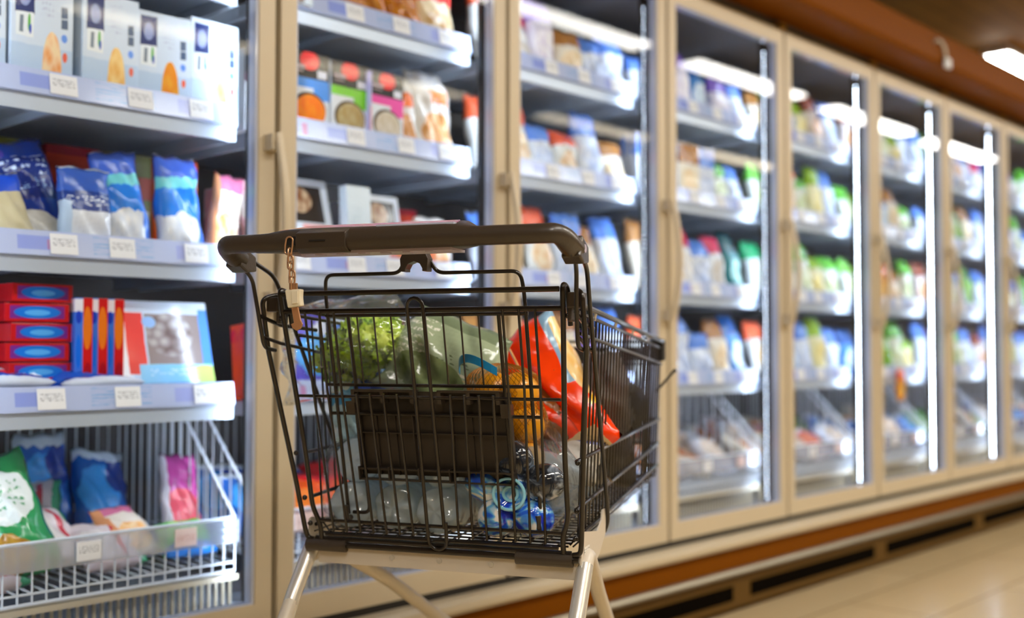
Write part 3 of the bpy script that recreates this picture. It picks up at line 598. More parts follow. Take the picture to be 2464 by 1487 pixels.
MB().add([(-.175, HV + .006, HZ + .0192), (.112, HV + .008, HZ + .0208), (.098, HV + .062, HZ + .0316), (-.150, HV + .062, HZ + .0316), (-.175, HV + .006, HZ + .015), (.112, HV + .008, HZ + .015), (.098, HV + .062, HZ + .02), (-.150, HV + .062, HZ + .02)],
         [(0, 1, 2, 3), (4, 7, 6, 5), (0, 4, 5, 1), (1, 5, 6, 2), (2, 6, 7, 3), (3, 7, 4, 0)]).obj('advert_panel', M['advert'], handle)['label'] = 'pink and orange advert strip on top of the handle'
MB().box((-.01, HV + .0, HZ + .0178), (.113, HV + .011, HZ + .0212)).obj('clear_strip', M['rimlight'], handle)
ub = MB().box((-.16, HV + .002, HZ - .0185), (.108, HV + .056, HZ - .0148))
for q in range(7): ub.box((-.15 + q * .036, HV + .006, HZ - .0200), (-.138 + q * .036, HV + .02, HZ - .0184))
ub.obj('underside_plate', M['lilac'], handle)
cl_ = MB().prism([(HV - .0165, HZ - .011), (HV - .0165, HZ + .011), (HV - .004, HZ + .0175), (HV + .01, HZ + .0165), (HV + .01, HZ - .0175), (HV - .004, HZ - .0175)], -.135, -.052)
lk = cl_.obj('coin_lock', M['plastic'], handle, bevel=.0015)
MB().box((-.112, HV - .0176, HZ - .0015), (-.085, HV - .0150, HZ + .0008)).obj('coin_slot', M['black'], handle)
MB().box((-.150, HV - .0152, HZ - .006), (-.137, HV - .012, HZ + .007)).obj('chain_hole', M['black'], handle)
for s in (-1, 1):   # bent end pieces reaching forward and down to the arms
    cp = MB(); pts = rnd([(s * .246, HV, HZ), (s * .272, HV + .001, HZ), (s * .277, HV + .052, HZ - .019)], .030, 8)
    n_ = len(pts); cp.tube(pts, [.0144 + .0030 * max(0, q - n_ * .4) / (n_ * .6) for q in range(n_)], 20)
    ce = cp.obj('handle_end', M['plastic'], cart, smooth=True)
    mm = Matrix.Translation((s * .277, HV + .052, HZ - .019)) @ Euler((R(-21), 0, 0)).to_matrix().to_4x4()
    MB().prism([(-.012, -.0165), (.010, -.0185), (.034, -.006), (.024, .0150), (-.012, .0165)], -.0145, .0145).obj('arm_socket', M['plastic'], ce, bevel=.003).matrix_local = mm
    MB().lathe([(.006, 0), (.006, .0015)], 16, Matrix.Translation((s * .2915, HV + .056, HZ - .018)) @ Matrix.Rotation(s * R(90), 4, 'Y')).obj('socket_bolt', M['lilac'], ce, smooth=True)
    # short wire: down beside the gate, ending in a forward foot
    MB().tube(rnd([(s * .277, -.066, HZ - .030), (s * .272, -.040, .980), (s * .268, -.028, .925), (s * .266, -.012, .866), (s * .266, .022, .862)], .014, 6), .0034, 10).obj('handle_arm', M['wire'], cart, smooth=True)
    # long wire: socket to the chassis, leaning forward
    MB().tube(rnd([(s * .276, -.042, HZ - .016), (s * .270, .023, .986), (s * .264, .062, .925), (s * .246, .208, .672), (s * .244, .245, .575), (s * .238, .240, .556)], .018, 5), .0036, 10).obj('handle_arm', M['wire'], cart, smooth=True)
# clip that carries the seat bow
cb = MB().prism([(-.018, -.020), (.018, -.020), (.024, -.008), (.0225, .012), (.0145, .012), (.0145, .008), (.010, .000), (.0, -.004), (-.010, .000), (-.0145, .008), (-.0145, .012), (-.0225, .012), (-.024, -.008)], -.008, .012, 'y')
ck = cb.obj('seat_clip', M['plastic'], cart, bevel=.001); ck.location = (-.006, .010, .998); ck.scale = (1, 1.2, -1) if False else (1, 1, 1)
ck.data.transform(Matrix.Rotation(pi, 4, 'Y'))
# --- lock chain and key
ch = empty('lock_chain', (0, 0, 0)); ch.parent = cart
def link(c, face, tilt=0, L=.0105, Wd=.0048, m=None):
    pts = [(Wd * cos(a) * (1 if face else 0), Wd * cos(a) * (0 if face else 1), L * .55 * (1 if sin(a) > 0 else -1) * (1 if abs(sin(a)) > .2 else 0) + Wd * sin(a)) for a in [2 * pi * q / 14 for q in range(14)]]
    mt = Matrix.Translation(c) @ Euler((0, tilt, 0)).to_matrix().to_4x4()
    mb = MB(); mb.tube([mt @ Vector(p) for p in pts], .00135, 7, closed=True); o = mb.obj('chain_link', M['brass'], ch, smooth=True); return o
cx, cv = -.146, HV - .0185
def kp(x, y): # pixel-free helper: x right, y down, measured in mm from the hole
    return (cx + x / 1000, cv, HZ - y / 1000)
link(kp(1, 7), True, .12, .0130, .0062); link(kp(3, 21), False); link(kp(4, 32), True); link(kp(5.5, 43.5), False); link(kp(7, 54), True); link(kp(8.5, 64), False)
key = empty('lock_key', (0, 0, 0)); key.parent = cart
kb = MB(); kb.add([(-.013, 0, .0), (.013, 0, .002), (.0125, 0, -.013), (.014, 0, -.024), (-.0095, 0, -.028), (-.011, 0, -.012)], []) ; kb = MB()
front = [(-.0135, -.001), (.0125, .0), (.0118, -.012), (.0135, -.025), (-.0085, -.028), (-.0115, -.014)]
kb.prism(front, -.006, .006, 'y'); k1 = kb.obj('key_block', M['ivory'], key, bevel=.0022); k1.location = kp(11, 72); k1.location.y += .001
MB().prism([(-.001, -.004), (.0095, -.003), (.0095, -.021), (.0005, -.022)], -.0068, -.0055, 'y').obj('key_recess', M['ivory'], key, bevel=.0004).location = kp(11, 72)
MB().prism([(-.004, -.028), (.0065, -.0265), (.0115, -.047), (.0145, -.052), (.011, -.059), (.005, -.062), (-.002, -.058), (-.0045, -.052), (.0005, -.050)], -.0016, .0016, 'y').obj('key_blade', M['copper'], key, bevel=.0005).location = kp(11, 72)
MB().box((-.006, -.002, -.002), (.007, .002, .009)).obj('key_eye', M['brass'], key, bevel=.0008).location = kp(9, 72)
# --- rear frame (fixed to the basket)
for s in (-1, 1):
    MB().tube(rnd([G(s * .272, .86, -.004), G(s * .272, .946, -.006), G(s * .255, .954, .02), (s * .250, .06, .944)], .012, 5) [::-1] + rnd([G(s * .272, .86, -.004), G(s * .250, .640), G(s * .243, .560), G(s * .240, .545), G(s * .228, .543)], .015, 5), .0042, 10).obj('rear_upright', M['wire'], cart, smooth=True)
    MB().tube(rnd([G(s * .241, .90, .028), G(s * .241, .958, .024), G(s * .241, .962, .0), G(s * .238, .90), G(s * .226, .70), G(s * .224, .60), G(s * .213, .57), G(s * .213, .545, -.0)], .012, 5), .0042, 10).obj('gate_upright', M['wire'], cart, smooth=True)
    br = MB().prism([(.929, -.003), (.951, -.003), (.951, .018), (.940, .034), (.915, .034), (.920, .018)], s * .246, s * .266) if False else MB()
    br.box((min(s * .246, s * .268), -.004, .925), (max(s * .246, s * .268), .032, .949)); br.box((min(s * .246, s * .252), .0, .905), (max(s * .246, s * .252), .03, .93))
    br.obj('gate_hinge', M['plastic'], cart, bevel=.003)
    for z, du in ((.914, .010), (.690, .021), (.614, .018), (.570, .015)):
        MB().ball(G(s * (.236 - .05 * (.926 - z) + du), z, .002), .0045, 10, 6).obj('weld_stud', M['wire'], cart, smooth=True)
    # short stubs joining the outer wire, upright and side panel
    MB().tube([(s * .267, -.026, .918), (s * .262, .03, .904), (s * .25, .13, .897)], .0034, 8).tube([(s * .266, -.016, .884), (s * .262, .03, .874), (s * .248, .14, .858)], .003, 8).obj('arm_stub', M['wire'], cart, smooth=True)
MB().tube([G(-.236, .9535, -.004), G(.236, .9535, -.004)], .0042, 10).obj('top_crossbar', M['wire'], cart, smooth=True)
# --- rear gate: bars, evenly spaced wires, centre loop
gt = empty('rear_gate', (0, 0, 0)); gt.parent = cart
MB().tube([G(-.237, .925), G(.237, .925)], .0042, 10).obj('gate_bar', M['wire'], gt, smooth=True)
MB().tube([G(-.226, .787), G(.226, .787)], .0026, 8).obj('gate_bar', M['wire'], gt, smooth=True)
MB().tube([G(-.212, .577), G(.212, .577)], .0030, 8).obj('gate_bar', M['wire'], gt, smooth=True)
MB().tube([G(-.205, .553), G(.205, .553)], .0030, 8).obj('gate_bar', M['wire'], gt, smooth=True)
for s in (-1, 1):
    for q in range(3):   # full height
        u0, u1 = (.196, .170, .144)[q], (.186, .161, .136)[q]
        MB().tube([G(s * u0, .924, -.004), G(s * u0, .80, -.0045), G(s * u1, .56, -.0045)], RW, 8).obj('gate_wire', M['wire'], gt, smooth=True)
    for q in range(4):   # from the middle bar down
        u0, u1 = (.118, .094, .070, .046)[q], (.112, .088, .064, .040)[q]
        MB().tube([G(s * u0, .792, -.0045), G(s * u1, .56, -.0045)], RW, 8).obj('gate_wire', M['wire'], gt, smooth=True)
lp = [G(-.0135, .70, -.005), G(-.0135, .93, -.0055)] + [G(-.0135 * cos(a), .93 + .0135 * sin(a), -.0055) for a in [pi * q / 8 for q in range(1, 8)]] + [G(.0135, .93, -.0055), G(.015, .70, -.005), G(.016, .575, -.005)]
lo = [G(.020, .585, -.006), G(.019, .560, -.007)] + [G(.003 + .0165 * cos(a), .556 - .0165 * sin(a), -.006) for a in [pi * q / 8 for q in range(1, 8)]] + [G(-.0135, .56, -.006)]
MB().tube(lo + lp, .0030, 10).obj('centre_loop', M['wire'], gt, smooth=True)
# --- folded child seat inside the gate
cs = empty('child_seat', (0, 0, 0)); cs.parent = cart; OF = .035; cu_ = -.004
A = [G(-.172 + cu_, .585, OF), G(-.172 + cu_, .955, OF), G(-.168 + cu_, .985, OF), G(-.036 + cu_, .985, OF), G(-.026 + cu_, 1.002, OF), ]
A2 = [G(.172 + cu_, .585, OF), G(.172 + cu_, .955, OF), G(.168 + cu_, .984, OF), G(.03 + cu_, .984, OF), G(.020 + cu_, 1.002, OF)]
MB().tube(rnd(A, .014, 6), .0031, 10).tube(rnd(A2, .014, 6), .0031, 10).obj('seat_bow', M['wire'], cs, smooth=True)
MB().tube([G(-.176 + cu_, .919, OF), G(.176 + cu_, .919, OF)], .003, 8).obj('seat_bar', M['wire'], cs, smooth=True)
MB().tube([G(-.186 + cu_, .805, OF), G(.186 + cu_, .805, OF)], .0028, 8).obj('seat_bar', M['wire'], cs, smooth=True)
MB().tube([G(-.186 + cu_, .757, OF), G(.186 + cu_, .757, OF)], .0028, 8).obj('seat_bar', M['wire'], cs, smooth=True)
for q in range(8):
    u = -.119 + .0303 * q; MB().tube([G(u + cu_, .919, OF), G(u + cu_, .804, OF)], .0015, 6).obj('seat_wire', M['wire'], cs, smooth=True)
for pts in ([G(-.167, .588, OF), G(-.135, .588, OF), G(-.139, .92, OF)], [G(.158, .588, OF), G(.125, .588, OF), G(.123, .92, OF)]): MB().tube(rnd(pts, .014, 6), .0031, 8).obj('seat_frame', M['wire'], cs, smooth=True)
for s in (-1, 1): MB().tube(rnd([G(s * .171 + cu_, .600, OF - .010), G(s * .171 + cu_, .575, OF - .012), G(s * .171 + cu_, .578, OF + .004)], .01, 4), .005, 8).obj('seat_hook', M['plastic'], cs, smooth=True)
pn = MB(); pl, pr_ = -.142, .130; sh = Matrix(((1, 0, 0, 0), (0, 1, -SL, OF + .926 * SL), (0, 0, 1, 0), (0, 0, 0, 1)))
pn.box((pl, .006, .655), (pr_, .010, .795), sh)
for q in range(9):
    u = pl + (pr_ - pl) * q / 8; r_ = .0050 if q in (0, 3, 5, 8) else .0030
    pn.box((u - .001 - (q == 8) * .002, .010 - r_ * 2.6, .655), (u + .001 + (q == 0) * .002, .008, .756), sh)
pn.box((pl, -.002, .725), (pr_, .008, .7265), sh)
pn.box((pl - .002, -.010, .646), (pr_ + .002, .010, .6485), sh).box((pl - .002, -.010, .664), (pr_ + .002, .008, .6665), sh)
for q in range(6):
    u = pl + (pr_ - pl) * q / 5; pn.box((u - .0012, -.012, .646), (u + .0012, .008, .669), sh)
seatp = pn.obj('seat_panel', M['panel'], cs)
hp_ = MB()
for a, b_ in ((pl, -.03), (.012, .118)):
    hp_.box((a, -.012, .794), (b_, .012, .798), sh).box((a, .006, .755), (b_, .012, .796), sh)
    for q in range(3):
        u = a + (b_ - a - .006) * q / 2; hp_.box((u, -.013, .776), (u + .006, .008, .797), sh)
hp_.box((pl - .012, -.012, .757), (pl + .004, .006, .778), sh).box((.118, -.012, .755), (.134, .006, .777), sh)
hp_.obj('seat_hinge_housing', M['plastic'], seatp)
# --- side panels
LB = .80
def side_u(t, z): return .25 - .03 * t / LB - .02 * (.93 - z) / .4
def rail_pts(s, za, zb, t0, t1): return [(s * side_u(t0, za), t0, za), (s * side_u(t1, zb), t1, zb)]
for s in (-1, 1):
    sp_ = empty('side_panel', (0, 0, 0)); sp_.parent = cart
    for nm, za, zb, r_, t0, du in (('rim_rail', .934, .880, .0048, .035, .003), ('rim_rail', .921, .866, .0030, .05, 0), ('side_rail', .888, .832, .0030, .06, .002), ('side_rail', .690, .712, .0034, .075, .003), ('side_rail', .614, .660, .0034, .085, .003), ('side_rail', .566, .613, .0034, .10, .003)):
        p = rail_pts(s, za, zb, t0, LB + .008); p = [(x_ + s * du, y_, z_) for x_, y_, z_ in p]
        MB().tube(p, r_, 8).obj(nm, M['wire'], sp_, smooth=True)
    for t in (.16, .32, .48, .64):
        z = .934 - .054 * t / LB; MB().tube([(s * (side_u(t, z) + .003), t, z), (s * side_u(t, z - .013), t, z - .013)], .0028, 6).obj('rim_tie', M['steel'], sp_)
    for q in range(29):
        t = .105 + q * .0245; zt = .921 - .055 * t / LB; zb = .548 + .04 * t / LB; b0 = t + .012
        MB().tube([(s * side_u(t, zt), t, zt), (s * (side_u(b0, zb + .02)), b0, zb + .015), (s * (side_u(b0, zb) - .012), b0, zb)], .0017, 6).obj('side_wire', M['wire'], sp_, smooth=True)
# --- front panel
fp = empty('front_panel', (0, 0, 0)); fp.parent = cart
fu = lambda z: side_u(LB, z)
for z in (.880, .866, .832, .712, .660, .613, .590):
    MB().tube([(-fu(z), LB, z), (fu(z), LB, z)], .003, 7).obj('front_rail', M['wire'], fp, smooth=True)
for q in range(17):
    a = -1 + q / 8; MB().tube([(a * fu(.87), LB, .868), (a * fu(.59), LB + .004, .59)], .0017, 6).obj('front_wire', M['wire'], fp)
MB().box((-.10, LB - .012, .835), (.10, LB - .004, .866)).box((.125, LB - .012, .838), (.195, LB - .004, .868)).obj('front_plate', M['panel'], fp, bevel=.002)
for s in (-1, 1):
    MB().tube(rnd([(s * (fu(.87) - .02), LB + .010, .857), (s * (fu(.87) + .006), LB + .012, .857), (s * (fu(.87) + .006), LB - .025, .857)], .015, 5), [.017] * 8, 10).obj('corner_bumper', M['plastic'], fp, smooth=True) if False else \
        MB().box((min(s * (fu(.87) - .02), s * (fu(.87) + .008)), LB - .01, .838), (max(s * (fu(.87) - .02), s * (fu(.87) + .008)), LB + .02, .886)).obj('corner_bumper', M['black'], fp, bevel=.006)
MB().tube([(.205, LB + .008, .772), (.235, LB + .04, .812), (.240, LB + .045, .818)], [.003, .003, .0045], 8).obj('bag_hook', M['black'], fp, smooth=True)
# --- basket floor
bf = MB()
zf = lambda t: .552 + .038 * t / LB
for q in range(19):
    a = -1 + q / 9; bf.tube([(a * .228, .09, zf(.09)), (a * .200, LB, zf(LB))], .0016, 5)
for q in range(32):
    t = .10 + q * .0225; wd_ = side_u(t, .55) - .010; bf.tube([(-wd_, t, zf(t) - .003), (wd_, t, zf(t) - .003)], .0018, 5)
tag(bf.obj('basket_floor', M['wire'], cart), kind=None)
MB().tube([G(-.238, .5355, -.001), G(.238, .5355, -.001)], .0052, 10).tube([G(-.225, .545, .002), G(.225, .545, .002)], .0042, 8).obj('bottom_bar', M['wire'], cart, smooth=True)
for a, b_ in ((-.240, -.167), (.135, .228)): MB().tube([G(a, .534, -.002), G(b_, .534, -.002)], .0105, 16).obj('bumper_sleeve', M['plastic'], cart, smooth=True)
# --- chassis
bm_ = MB().prism([(.094, .503), (.094, .535), (.10, .535), (.10, .507), (.13, .507), (.13, .503)], -.222, .236)
beam = bm_.obj('rear_beam', M['chassis'], cart, bevel=.001)
for u in (-.085, .090, .0): MB().lathe([(.0045, 0), (.0045, .002)], 14, Matrix.Translation((u, .0945, .519)) @ Matrix.Rotation(R(90), 4, 'X')).obj('bolt_hole', M['steel'], beam, smooth=True)
for s in (-1, 1):
    sg = MB().prism([(.090, .500), (.092, .575), (.100, .578), (.19, .566), (.215, .580), (.222, .596), (.238, .596), (.243, .560), (.20, .528), (.14, .505)], s * .238, s * .241)
    sg2 = sg.obj('side_plate', M['chassis'], cart)
    MB().prism([(.545, .085), (.575, .088), (.578, .094), (.545, .092)], s * .226, s * .244, 'x') if False else None
    MB().tube(rnd([(s * .246, .02, .415), (s * .243, .105, .525), (s * .241, .124, .540), (s * .236, .160, .520), (s * .205, .33, .430), (s * .137, .83, .13)], .026, 7), .0128, 16).obj('front_leg', M['chassis'], cart, smooth=True)
    MB().tube(rnd([(s * .243, .105, .525), (s * .246, .03, .43), (s * .248, -.06, .14)], .05, 7), .0133, 16).obj('rear_leg', M['steel'], cart, smooth=True)
    for (u, vv, nm) in ((s * .248, -.06, 'castor'), (s * .137, .83, 'castor')):
        c_ = MB().prism([(-.018, .14), (.018, .14), (.022, .12), (.012, .055), (-.012, .055), (-.022, .12)], u - .016, u - .013).prism([(-.018, .14), (.018, .14), (.022, .12), (.012, .055), (-.012, .055), (-.022, .12)], u + .013, u + .016).box((u - .016, -.018, .125), (u + .016, .018, .142))
        co_ = c_.obj(nm, M['steel'], cart); co_.location.y = vv
        MB().lathe([(.02, -.010), (.052, -.011), (.0605, -.007), (.0605, .007), (.052, .011), (.02, .010)], 28, Matrix.Translation((u, 0, .061)) @ Matrix.Rotation(R(90), 4, 'Y')).obj('wheel', M['black'], co_, smooth=True)
MB().tube([(-.165, .60, .255), (.165, .60, .255)], .010, 10).obj('cross_brace', M['steel'], cart, smooth=True)
MB().box((.2415, .105, .515), (.2420, .135, .553)).obj('barcode_sticker', pack('barcode_sticker_print', '#e8e6e0', [(T_, .5, .5, 2, .42, '#50504c', 4)], .5, 0, 0, None), cart)
# ------------------------------------------------------------------ groceries in the cart
CM = Matrix.Translation(CO) @ Matrix.Rotation(math.atan2(er.y, er.x), 4, 'Z')
def place(o, u, vv, z, rot=(0, 0, 0), order='XYZ'):
    o.matrix_world = CM @ Matrix.Translation((u, vv, z)) @ Euler(tuple(R(a) for a in rot), order).to_matrix().to_4x4(); return o
# bottle pack
M['frost'] = film('frosted_shrink_wrap', (.95, .98, 1, 1), .05, .14, .22, (.86, .95, 1, 1), (22, .8, .03))
M['pet'] = film('clear_bottle_plastic', (.85, .94, 1, 1), .10, .05, .93, (.80, .92, 1, 1), (30, .6, .01))
def bottle_mb(r, L, lobes=5, depth=.35, cap=True):
    def mod(q, a, rr, z):
        if z < r * .55 and rr > r * .18:
            q = q.copy(); dip = depth * r * (.5 + .5 * cos(lobes * a)) * min(1, (rr / r)) * (1 - z / (r * .55)); q.z += dip
        return q
    prof = [(1e-4, .12 * r), (r * .12, .10 * r), (r * .3, .05 * r), (r * .5, .0), (r * .72, .02 * r), (r * .88, .12 * r), (r * .97, .3 * r), (r, .55 * r)]
    z = .55 * r
    while z < L * .62: z += .02; prof += [(r * (.965 if int(z * 50) % 2 else 1), z)]
    prof += [(r * .98, L * .68), (r * .8, L * .78), (r * .5, L * .87), (r * .34, L * .92), (r * .34, L)]
    return MB().lathe(prof, 40, None, mod)
pk = empty('bottle_pack', (0, 0, 0), 0, 'shrink-wrapped pack of clear water bottles lying at the bottom left of the cart', 'water bottles')
pk.matrix_world = CM
b6 = []
for i_, (u, z) in enumerate([(-.185, .596), (-.105, .594), (-.022, .593), (-.180, .672), (-.100, .670), (-.020, .668)]):
    mt = Matrix.Translation((u, .120 + .01 * (i_ % 2), z)) @ Matrix.Rotation(R(-90), 4, 'X') @ Matrix.Rotation(i_ * .5, 4, 'Z')
    o = bottle_mb(.0385, .30).obj('bottle', M['pet'], pk, smooth=True); o.matrix_local = mt
wr = MB(); prof = []
for j in range(9):
    t = j / 8; y = .112 + .32 * t; sq = .94 if j in (0, 8) else 1
    if j == 0: sq = .96
    ring = []
    for a in range(36):
        an = 2 * pi * a / 36; cu, cz = -.101, .633; hx_, hz_ = .130 * sq, .082 * sq
        d_ = max(abs(cos(an)) ** 5 + abs(sin(an)) ** 5, 1e-6) ** .2
        ring.append((cu + hx_ * cos(an) / d_ * (1 + .012 * sin(9 * an + j)), y + .004 * sin(5 * an), cz + hz_ * sin(an) / d_ * (1 + .02 * sin(7 * an + j * 2))))
    prof.append(ring)
v = [p for r_ in prof for p in r_]; f = [(i * 36 + j, i * 36 + (j + 1) % 36, (i + 1) * 36 + (j + 1) % 36, (i + 1) * 36 + j) for i in range(8) for j in range(36)]
wr.add(v, f); wr.obj('shrink_wrap', M['frost'], pk, smooth=True)
# the big bottle
bb = empty('water_bottle', (0, 0, 0), 0, 'large blue water bottle lying with its lobed base to the rear', 'water bottle'); bb.matrix_world = CM @ Matrix.Translation((.119, .116, .632)) @ Euler((R(-90), 0, R(0))).to_matrix().to_4x4() @ Matrix.Diagonal((1.10, 1.04, 1, 1))
M['bodyfilm'] = film('pale_blue_bottle_wall', (.80, .90, 1, 1), .10, .04, .25, (.75, .88, 1, 1), (30, .5, .01))
MB().lathe([(.030, .014), (.062, .008), (.072, .022), (.075, .05)] + [(.075 if q % 2 else .0725, .07 + .02 * q) for q in range(9)] + [(.06, .26), (.03, .30), (.018, .33)], 44).obj('bottle_body', M['bodyfilm'], bb, smooth=True)
def tint(nm, cols, pos):
    k = N(nm); co = k.n('ShaderNodeTexCoord'); nz = k.n('ShaderNodeTexNoise'); nz.inputs['Scale'].default_value = 26; nz.inputs['Detail'].default_value = 2; nz.inputs['Distortion'].default_value = 1.5; k.l(co.outputs['Object'], nz.inputs['Vector'])
    rp = k.n('ShaderNodeValToRGB'); cr = rp.color_ramp
    cr.elements[0].position = pos[0]; cr.elements[0].color = srgb(cols[0]); cr.elements[1].position = pos[-1]; cr.elements[1].color = srgb(cols[-1])
    for p_, c_ in zip(pos[1:-1], cols[1:-1]): cr.elements.new(p_).color = srgb(c_)
    k.l(nz.outputs[0], rp.inputs[0]); k.l(rp.outputs[0], k.b.inputs['Base Color']); k.b.inputs['Roughness'].default_value = .05; k.b.inputs['Coat Weight'].default_value = 1
    k.l(k.bump(30, .5, .01, co.outputs['Object']), k.b.inputs['Normal']); return k.m
M['lobe_blue'] = tint('blue_bottle_lobe', ['#1a32d0', '#2f78f4', '#7ccefc', '#ffffff'], [.36, .46, .54, .62]); M['lobe_dark'] = tint('painted_refraction_bottle_lobe', ['#14181e', '#2c3440', '#8a98a8', '#f4f8fc'], [.3, .52, .62, .7])  # dark lobes: refraction of the goods behind is put into the colour
for q, an in enumerate((20, 92, 164, 236, 308)):
    m4 = Matrix.Translation((.047 * cos(R(an)), -.047 * sin(R(an)), .010)) @ Matrix.Rotation(R(-an), 4, 'Z') @ Matrix.Diagonal((.034, .0305, .032, 1))
    pf = [(max(1e-3, sin(pi * i / 14)), -cos(pi * i / 14)) for i in range(15)]
    lo_ = MB().lathe(pf, 24, m4).obj('base_lobe', M['lobe_dark' if an in (20, 92) else 'lobe_blue'], bb, smooth=True)
    lo_['label'] = 'clear lobe of the bottle base with painted dark refraction' if an in (20, 92) else 'blue lobe of the bottle base'
M['ring'] = mat('pale_cyan_bottle_ring', '#9fe6ff', .08, 0, 1)
for r_, z_ in ((.024, -.020), (.011, -.012)): MB().tube([(r_ * cos(2 * pi * q / 28), r_ * sin(2 * pi * q / 28), z_) for q in range(28)], .0026, 8, closed=True).obj('base_ring', M['ring'], bb, smooth=True)
MB().lathe([(.001, -.008), (.014, -.010), (.023, -.018), (.026, .004), (.001, .004)], 24).obj('base_centre', M['lobe_blue'], bb, smooth=True)
wp = bag_mesh(.19, .20, .18, 91, .0, 20, 20).obj('plastic_wrap', film('clear_wrap_film', (.97, .99, 1, 1), .02, .04, .02, (.9, .95, 1, 1), (12, .5, .02)), bb); weld(wp)
wp.matrix_local = Matrix.Translation((.012, -.012, .10)) @ Euler((R(0), 0, 0)).to_matrix().to_4x4() @ Matrix.Translation((0, 0, -.10))
# lettuce in a clear bag
lt = empty('bagged_lettuce', (0, 0, 0), 0, 'curly green lettuce in a clear plastic bag at the upper left', 'lettuce'); lt.matrix_world = CM @ Matrix.Translation((-.205, .21, .870)) @ Matrix.Scale(1.1, 4)
kL = N('curly_lettuce_leaf'); co = kL.n('ShaderNodeTexCoord'); nz = kL.n('ShaderNodeTexNoise'); nz.inputs['Scale'].default_value = 22; kL.l(co.outputs['Object'], nz.inputs['Vector'])
rp = kL.n('ShaderNodeValToRGB'); rp.color_ramp.elements[0].position = .3; rp.color_ramp.elements[0].color = srgb('#8aac12'); rp.color_ramp.elements[1].position = .7; rp.color_ramp.elements[1].color = srgb('#e6f670'); e_ = rp.color_ramp.elements.new(.5); e_.color = srgb('#b6da28')
kL.l(nz.outputs[0], rp.inputs[0]); kL.l(rp.outputs[0], kL.b.inputs['Base Color']); kL.b.inputs['Roughness'].default_value = .35; kL.l(kL.bump(60, .5, .004, co.outputs['Object']), kL.b.inputs['Normal'])
rl = random.Random(4); lm = MB()
def leaf(c, d, size):
    d = Vector(d).normalized(); x = d.orthogonal().normalized(); x = Matrix.Rotation(rl.uniform(0, 6.3), 3, d) @ x; y = d.cross(x); nn = 9; v = []
    p1, p2 = rl.uniform(0, 6), rl.uniform(0, 6)
    for i in range(nn):
        for j in range(nn):
            a, b_ = i / (nn - 1) * 2 - 1, j / (nn - 1) * 2 - 1; rr = min(1.0, math.hypot(a, b_)); an = math.atan2(b_, a)
            sc = size * (1 - .12 * sin(7 * an + p1)); ruff = .34 * size * rr ** 2 * sin(9 * an + p2) + .12 * size * sin(7 * a + p1) * sin(6 * b_ + p2)
            v.append(Vector(c) + x * a * sc * (.9 if rr > .99 else 1) + y * b_ * sc + d * (ruff - .35 * size * rr ** 2))
    lm.add(v, [(i * nn + j, i * nn + j + 1, (i + 1) * nn + j + 1, (i + 1) * nn + j) for i in range(nn - 1) for j in range(nn - 1)])
for q in range(120):
    th, ps = rl.uniform(0, 2 * pi), math.acos(rl.uniform(-1, 1)); d = Vector((sin(ps) * cos(th), sin(ps) * sin(th), cos(ps)))
    rad = rl.uniform(.72, 1); c = Vector((d.x * .080 - .004, d.y * .06, d.z * .050 - .006 + d.x * .020)) * rad
    leaf(c, d + Vector((rl.uniform(-.5, .5), rl.uniform(-.5, .5), rl.uniform(-.5, .5))), rl.uniform(.013, .022))
lm.obj('lettuce', kL.m, lt, smooth=True)
M['clearbag'] = film('clear_lettuce_bag', (.96, .98, .98, 1), .05, .05, .08, (.88, .94, .96, 1), (24, 1, .03))
lb = weld(bag_mesh(.27, .165, .15, 17, .35, 22, 20).obj('plastic_bag', M['clearbag'], lt)); lb.matrix_local = Matrix.Translation((-.01, 0, -.085)) @ Euler((0, R(-6), 0)).to_matrix().to_4x4()
# grey green salad bag
k_ = [(T_, .22, .58, .16, .30, '#eef0e4', 4.2), (B, .5, .05, .5, .05, '#9aa58a'), (T_, .66, .24, .26, .10, '#f4f6ea', 1.3), (B, .62, .42, .22, .014, '#e4dfc8'), (B, .62, .38, .24, .008, '#c9b98a'), (E_, .45, .3, .3, .2, '#5f7048', '#8a9a6a'), (T_, .62, .54, .16, .05, '#5f6c50', 1.4), (B, .5, .93, .5, .07, '#7c8c70')]
sb = weld(bag_mesh(.235, .165, .085, 23, .2, 24, 22).obj('salad_bag', pack('grey_green_salad_bag_print', '#a3b394', k_, .14, .9, .04, (9, 1, .04))))
place(sb, -.070, .20, .764, (-14, 21, 0)); tag(sb, 'grey-green salad bag with white print lying in the middle of the load', 'bag')
# red and orange bag with a white panel
k_ = [(B, .92, .74, .075, .30, '#8fb8dc'), (E_, .955, .62, .075, .30, '#f8ae24', '#ffe0a0'), (E_, .97, .26, .06, .07, '#f2c020'), (B, .9, .12, .2, .14, '#ff420c'), (B, .5, .06, .36, .075, '#e0c392'), (T_, .45, .06, .2, .03, '#c9a878', 2), (B, .03, .45, .03, .25, '#f6b8a4')]
rbg = weld(bag_mesh(.175, .275, .12, 37, .03, 24, 28).obj('snack_bag', pack('red_snack_bag_print', '#ff420c', k_, .2, .8, .035, (8, .9, .04))))
place(rbg, .186, .295, .668, (-8, -34, -10)); tag(rbg, 'bright red-orange bag with blue and yellow print leaning at the right', 'bag')
fs = MB()
for q in range(4): fs.box((-.012 + q * .006, -.004 + .001 * q, .02), (-.009 + q * .006, .002, .265))
fs.obj('back_seam', rbg.data.materials[0], rbg).location = (-.012, -.052, 0)
